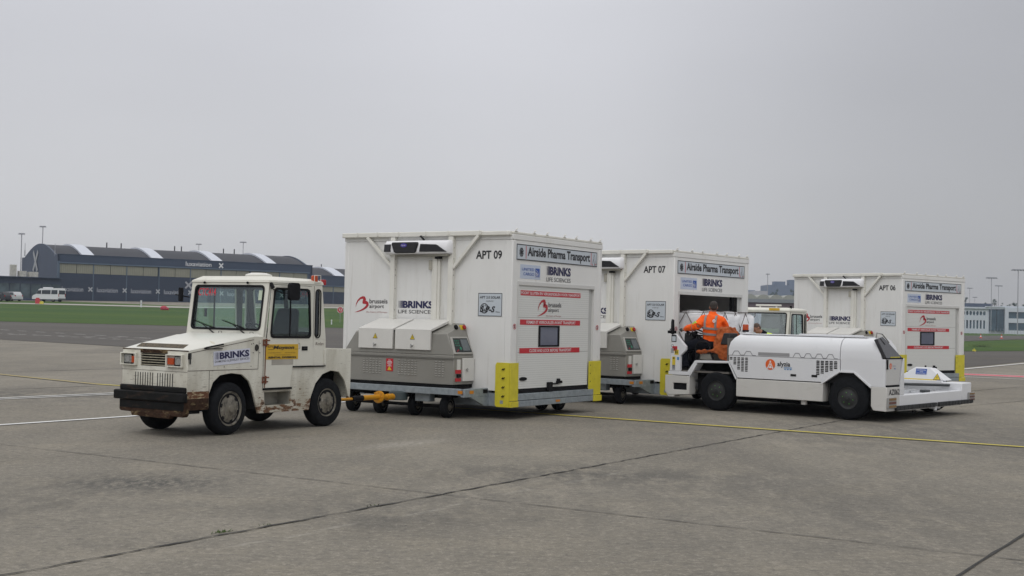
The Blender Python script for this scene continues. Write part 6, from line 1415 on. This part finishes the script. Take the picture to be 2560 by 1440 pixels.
mast(493, 610, 420, 12, 'small light mast above the hangar roof behind the first tug'); mast(604, 605, 400, 14, 'light mast above the hangar roof, right of the smaller one', .14)
mast(1918, 685, 420, 8, 'light mast between the APT 07 and APT 06 trailers', .14); mast(2424, 720, 600, 12, 'light mast closest to the APT 06 trailer on its right'); mast(2478, 694, 480, 24, 'second tallest light mast on the right, above the white building', .16)
mast(2496, 714, 560, 16, 'shorter light mast beside the second tallest right mast'); mast(2544.5, 674, 430, 30, 'tallest light mast at the right edge', .2); mast(2437, 743, 640, 10, 'lowest and faintest light mast above the white building', .1)
for u, vt, D, lb in ((62, 608, 262, 'thin antenna rod on the left end of the hangar gable'), (137, 609, 252, 'thin antenna rod on the right end of the hangar gable')):
    b = atd(u, 640, D); t = atd(u, vt, D); m = MB(); m.tube([(0, 0, 0), (0, 0, t.z-b.z)], .05, 6).tube([(0, 0, 0), (0, 0, (t.z-b.z)*.45)], .10, 6); o = m.build('antenna', MASTM); o.location = b; tag(o, lb, 'antenna')

# white building on the right
WB_ = empty('terminal_building', (0, 500, 0), 0, 'white two storey building with round windows over tall slots, at the right edge', 'building')
BW = mat('white_render', (.56, .60, .66), .6, var=.03, vscale=.2); BG = mat('building_blue_glass', (.05, .09, .12), .15, var=.4, vscale=.3)
X = lambda u: (u-1280)/FPX*500
rounds = [2411+8.5*k for k in range(-8, 7)]
circ = [[(X(u)+.5*math.cos(-6.283*k/14), 7.8+.85*math.sin(-6.283*k/14)) for k in range(14)] for u in rounds]
slots = [[(X(u)-.36, 1.9), (X(u)-.36, 5.1), (X(u)+.36, 5.1), (X(u)+.36, 1.9)] for u in rounds]
F0 = lambda s, t, d: Vector((s, -d, t))
m = MB(); m.plate([(X(2330), -1), (X(2473), -1), (X(2473), 9.6), (X(2330), 9.6)], circ+slots, F0, -.6, 0); m.box(X(2325), X(2515), -.8, .4, 9.6, 10.2); m.box(X(2330), X(2513), .6, 14, -1, 9.6)
m.plate([(X(2511), -1), (X(2800), -1), (X(2800), 10.3), (X(2511), 10.3)], [[(X(2520), 6.1), (X(2780), 6.1), (X(2780), 8.6), (X(2520), 8.6)], [(X(2520), 1.5), (X(2780), 1.5), (X(2780), 4.4), (X(2520), 4.4)]], F0, -.6, 1.2)
m.box(X(2511), X(2800), -.6, 14, 10.3, 10.8).box(X(2463), X(2510), -1.2, 0, 10.22, 10.6); m.build('wall', BW, WB_)
for u in rounds:
    m = MB(); m.disc(F0, X(u), 7.8, .55, -.4, 14, .9); m.build('window', BG, WB_)
    m = MB(); m.rect(F0, X(u)-.4, X(u)+.4, 1.8, 5.2, -.5, -.4); m.build('window', BG, WB_)
for a, b, c, d in ((X(2475), X(2491), 1.2, 9.4), (X(2492.5), X(2510), 1.2, 9.4)): m = MB(); m.rect(F0, a, b, c, d, .0, .35); m.build('glass_front', BG, WB_)
for k in range(12):
    for z in ((6.1, 8.6), (1.5, 4.4)): a = X(2520+22*k); m = MB(); m.rect(F0, a+.1, a+3.2, z[0], z[1], .5, .8); m.build('window', BG, WB_)
m = MB(); m.box(X(2300), X(2494), 5, 16, 9, 11.7); m.build('roof', mat('far_dark_roof', (.05, .07, .11), .6), WB_)
m = MB()
for k in range(60): m.box(X(2466)+k*1.1, X(2466)+k*1.1+.06, -9, -8.94, .2, 2.0)
m.box(X(2466), X(2466)+66, -9, -8.95, 1.95, 2.0); fe = m.build('fence', MASTM); fe.location = (0, 500, 0); tag(fe, 'thin metal fence in front of the white building', 'fence')

# hazy buildings between APT 07 and APT 06
def block(name, u0, u1, v0, D, col, label, depth=20, mn=None, lines=0):
    a, b = atd(u0, v0, D), atd(u1, v0, D); T = empty(name, (a.x, D, 0), 0, label, 'building'); w_ = b.x-a.x; z = a.z
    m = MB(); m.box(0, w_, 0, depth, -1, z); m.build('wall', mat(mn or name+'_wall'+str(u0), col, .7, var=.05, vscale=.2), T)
    return T, w_, z
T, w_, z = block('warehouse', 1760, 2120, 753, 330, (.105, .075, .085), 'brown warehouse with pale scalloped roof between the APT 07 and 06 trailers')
m = MB(); m.box(-.2, w_+.2, -.4, 20, z, z+.9); m.build('cornice', mat('warehouse_grey_band', (.20, .22, .24), .6), T)
for k in range(11):
    m = MB(); c = 1.7+3.35*k; m.loft([[Vector((c+1.6*math.cos(R(180-18*j)), y, z+.9+1.15*math.sin(R(180-18*j)))) for j in range(11)] for y in (.0, 18)]); m.build('roof_vault', mat('warehouse_pale_roof', (.30, .31, .28), .7, var=.1), T)
T, w_, z = block('office_block', 1919, 2060, 712, 700, (.15, .19, .26), 'large hazy blue office block behind the warehouse')  # this and the next two blocks: pale wall colours include some distance haze
m = MB(); m.box(4, 10, 2, 8, z, z+2).box(12, 17, 2, 8, z, z+3); m.build('roof_plant', mat('office_block_wall1919'), T)
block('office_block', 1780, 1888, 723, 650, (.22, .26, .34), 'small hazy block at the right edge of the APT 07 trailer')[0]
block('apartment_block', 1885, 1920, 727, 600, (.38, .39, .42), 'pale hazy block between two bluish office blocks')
# trees in the haze
FOL = mat('far_tree_foliage', (.045, .075, .060), .9, var=.4, vscale=1.5); TRK = mat('tree_bark', (.06, .05, .04), .9)
def tree(u, D, vtop, wpx, label, seed, kind='round'):
    b = on(u, D); top = atd(u, vtop, D); h_ = max(3, top.z-b.z); r = wpx/2*D/FPX; rd = random.Random(seed)
    T = empty('tree', b, 0, label, 'tree', 'hazy trees on the skyline')
    m = MB(); m.tube([(0, 0, -.5), (.1, 0, h_*.5), (0, .1, h_*.85)], [.35, .22, .08], 7)
    for k in range(7): a = rd.random()*6.28; m.tube([(0, 0, h_*rd.uniform(.35, .6)), (r*.7*math.cos(a), r*.7*math.sin(a), h_*rd.uniform(.65, .9))], [.12, .03], 5)
    m.build('trunk', TRK, T)
    m = MB(); cl = [(rd.gauss(0, .33)*r, rd.gauss(0, .33)*r, h_*(.36+.6*rd.random())) for _ in range(26)]
    for c in cl:
        s_ = 1-abs(c[2]/h_-.62)*.9
        for _ in range(70):
            p = Vector(c)*1.0; p += Vector((rd.gauss(0, 1), rd.gauss(0, 1), rd.gauss(0, .8)))*r*.24*s_
            if p.z > h_ or p.z < h_*.2: continue
            n1 = Vector((rd.gauss(0, 1), rd.gauss(0, 1), rd.gauss(0, 1))).normalized(); n2 = n1.orthogonal().normalized(); q = r*.075
            m.F([m.V(p+n1*q), m.V(p+n2*q), m.V(p-n1*q), m.V(p-n2*q)])
    m.build('crown', FOL, T, smooth=0)
tree(1937, 560, 721, 22, 'dark tree in front of the large hazy office block', 1); tree(1982, 600, 719, 16, 'tree touching the left edge of the APT 06 trailer', 2)
tree(2413, 540, 741, 14, 'dark tree just right of the APT 06 trailer', 3); tree(2486, 560, 744, 18, 'tree above the dark roof right of the round windows', 4)
for k, (u, v, w_) in enumerate(((2428, 755, 12), (2445, 757, 14), (2461, 754, 12), (2503, 755, 14), (2520, 756, 18), (2538, 754, 18), (2556, 757, 18), (2575, 755, 18))): tree(u, 580, v, w_, 'low crown in the hazy tree line behind the white building', 10+k)
HL = empty('row', (0, 0, 0), 0, 'x', 'x'); bpy.data.objects.remove(HL)
m = MB(); prev = None; rd = random.Random(4); bot = []; topv = []
for k in range(121):
    x = -900+k*15; bot.append((x, 0, -3)); topv.append((x, 0, 8+2.5*math.sin(k*.7)+rd.random()*2+(3 if x > 0 else 0)))
m.loft([bot+topv[::-1], [(x, 60, z) for x, y, z in bot+topv[::-1]]])
o = m.build('distant_hills', mat('hazy_far_hill', (.06, .075, .07), .9, var=.3, vscale=.05), smooth=0); o.location = (0, 1100, 0); tag(o, kind='structure')

# small things on the grass
def cone(u, v, hpx, D, label):
    b = on(u, D); h_ = hpx*D/FPX; T = empty('traffic_cone', b, 0, label, 'traffic cone', 'traffic cones on the far taxiway')
    m = MB(); m.box(-.25, .25, -.25, .25, 0.04, .09); m.lathe([(.22, .09), (.15, h_*.33)], (0, 0, 0), (0, 0, 1), 12); m.lathe([(.10, h_*.62), (.04, h_)], (0, 0, 0), (0, 0, 1), 12); m.build('cone_body', mat('cone_red', (.55, .06, .03), .5), T)
    m = MB(); m.lathe([(.15, h_*.33), (.10, h_*.62)], (0, 0, 0), (0, 0, 1), 12); m.build('white_band', WPRINT, T)
cone(2453, 844, 11, 252, 'left one of two red and white cones before the white building'); cone(2505, 846, 11, 250, 'right one of two red and white cones, near the right edge')
def post(u, D, h_, w_, label):
    b = on(u, D); T = empty('marker_post', b, 0, label, 'marker post', 'white marker posts in the grass'); m = MB(); m.box(-w_/2, w_/2, -.04, .04, 0, h_*.8); m.box(-w_/2*1.1, w_/2*1.1, -.05, .05, h_*.8, h_); m.build('post', SIGNW, T); m = MB(); m.box(-w_/2, w_/2, -.045, .045, h_*.55, h_*.62); m.build('band', MASTM, T)
post(353, 205, 1.1, .22, 'white marker post on the far edge of the grass, left'); post(830, 140, .55, .12, 'short white marker post left of the red octagonal sign')
b = on(851, 150); T = empty('octagonal_sign', b, 0, 'red octagonal sign with white marks on a thin post in the grass', 'sign')
tp = atd(851, 775, 150).z-b.z; P0 = lambda s, t, d: Vector((s, -d, t+tp))
m = MB(); m.tube([(0, .03, 0), (0, .03, tp)], .025, 6); m.build('post', MASTM, T)
oc = lambda r: [(r*math.cos(R(22.5+45*k)), r*math.sin(R(22.5+45*k))) for k in range(8)]
m = MB(); m.plate(oc(.38), [], P0, -.01, .0); m.mi = 1; m.poly(P0, oc(.34), .004); m.mi = 0; m.ribbon(P0, [(-.2, .15, .05), (-.05, -.02, .06), (-.2, -.18, .04)], .008); m.ribbon(P0, [(.05, .2, .04), (.2, .02, .06), (.08, -.2, .05)], .008); m.ribbon(P0, [(-.12, .22, .03), (.12, -.22, .03)], .009); m.build('sign_face', [SIGNW, REDP], T)
b = on(410, 190); m = MB(); m.ell((0, 0, .28), (.55, .35, .38), 10, 7); m.ell((.5, 0, .18), (.25, .2, .2), 8, 6); m.box(-.3, -.1, -.37, -.3, .1, .4); o = m.build('red_cover', mat('faded_red_cover', (.42, .05, .08), .7, var=.2, vscale=4)); o.location = b; tag(o, 'small red cover lying on the far edge of the grass', 'cover')
b = on(94, 212); m = MB(); m.box(-.35, .35, -.2, .2, 0, .85); m.box(-.25, .25, -.15, .15, .85, 1.0); o = m.build('red_box', mat('red_box_paint', (.45, .04, .05), .6, var=.1), bevel=.04); o.location = b; tag(o, 'small red cabinet standing in front of the minibus', 'cabinet')
b = on(104, 210); m = MB(); m.box(-.28, .28, -.2, .2, 0, .42); m.box(-.2, .2, -.15, .15, .42, .5); o = m.build('yellow_box', mat('yellow_box_paint', (.58, .52, .06), .6, var=.1), bevel=.04); o.location = b; tag(o, 'small yellow box beside the red cabinet', 'box')
b = on(2437, 103); m = MB(); m.box(-.12, .12, -.1, .1, 0, .14); m.tube([(0, 0, .14), (0, 0, .24)], .04, 8); o = m.build('yellow_marker', mat('yellow_box_paint'), bevel=.01); o.location = b; tag(o, 'tiny yellow ground light at the near edge of the right grass', 'ground light')
b = on(2455, 128); m = MB(); rd = random.Random(9)
for k in range(500): p = Vector((rd.gauss(0, .55), rd.gauss(0, .25), abs(rd.gauss(0, .13)))); n1 = Vector((rd.gauss(0, 1), rd.gauss(0, 1), rd.gauss(0, 1))).normalized()*.05; n2 = n1.orthogonal().normalized()*.03; m.F([m.V(p+n1), m.V(p+n2), m.V(p-n1)])
o = m.build('low_weed', mat('dark_weed', (.02, .035, .012), .9, var=.4), smooth=0); o.location = b; tag(o, 'dark low weed clump in the right grass strip', 'plant')

# ------------------------------------------------------------------ haze
hz = bpy.data.materials.new('haze_air'); hz.use_nodes = True; n = hz.node_tree.nodes; n.remove(n['Principled BSDF'])
pv = n.new('ShaderNodeVolumePrincipled'); pv.inputs['Color'].default_value = (.72, .79, .92, 1); pv.inputs['Density'].default_value = .00024; pv.inputs['Anisotropy'].default_value = .2
hz.node_tree.links.new(pv.outputs[0], n['Material Output'].inputs['Volume'])
m = MB(); m.box(-1300, 1300, -60, 1250, -4, 45); o = m.build('haze', hz, smooth=0); tag(o, kind='stuff')
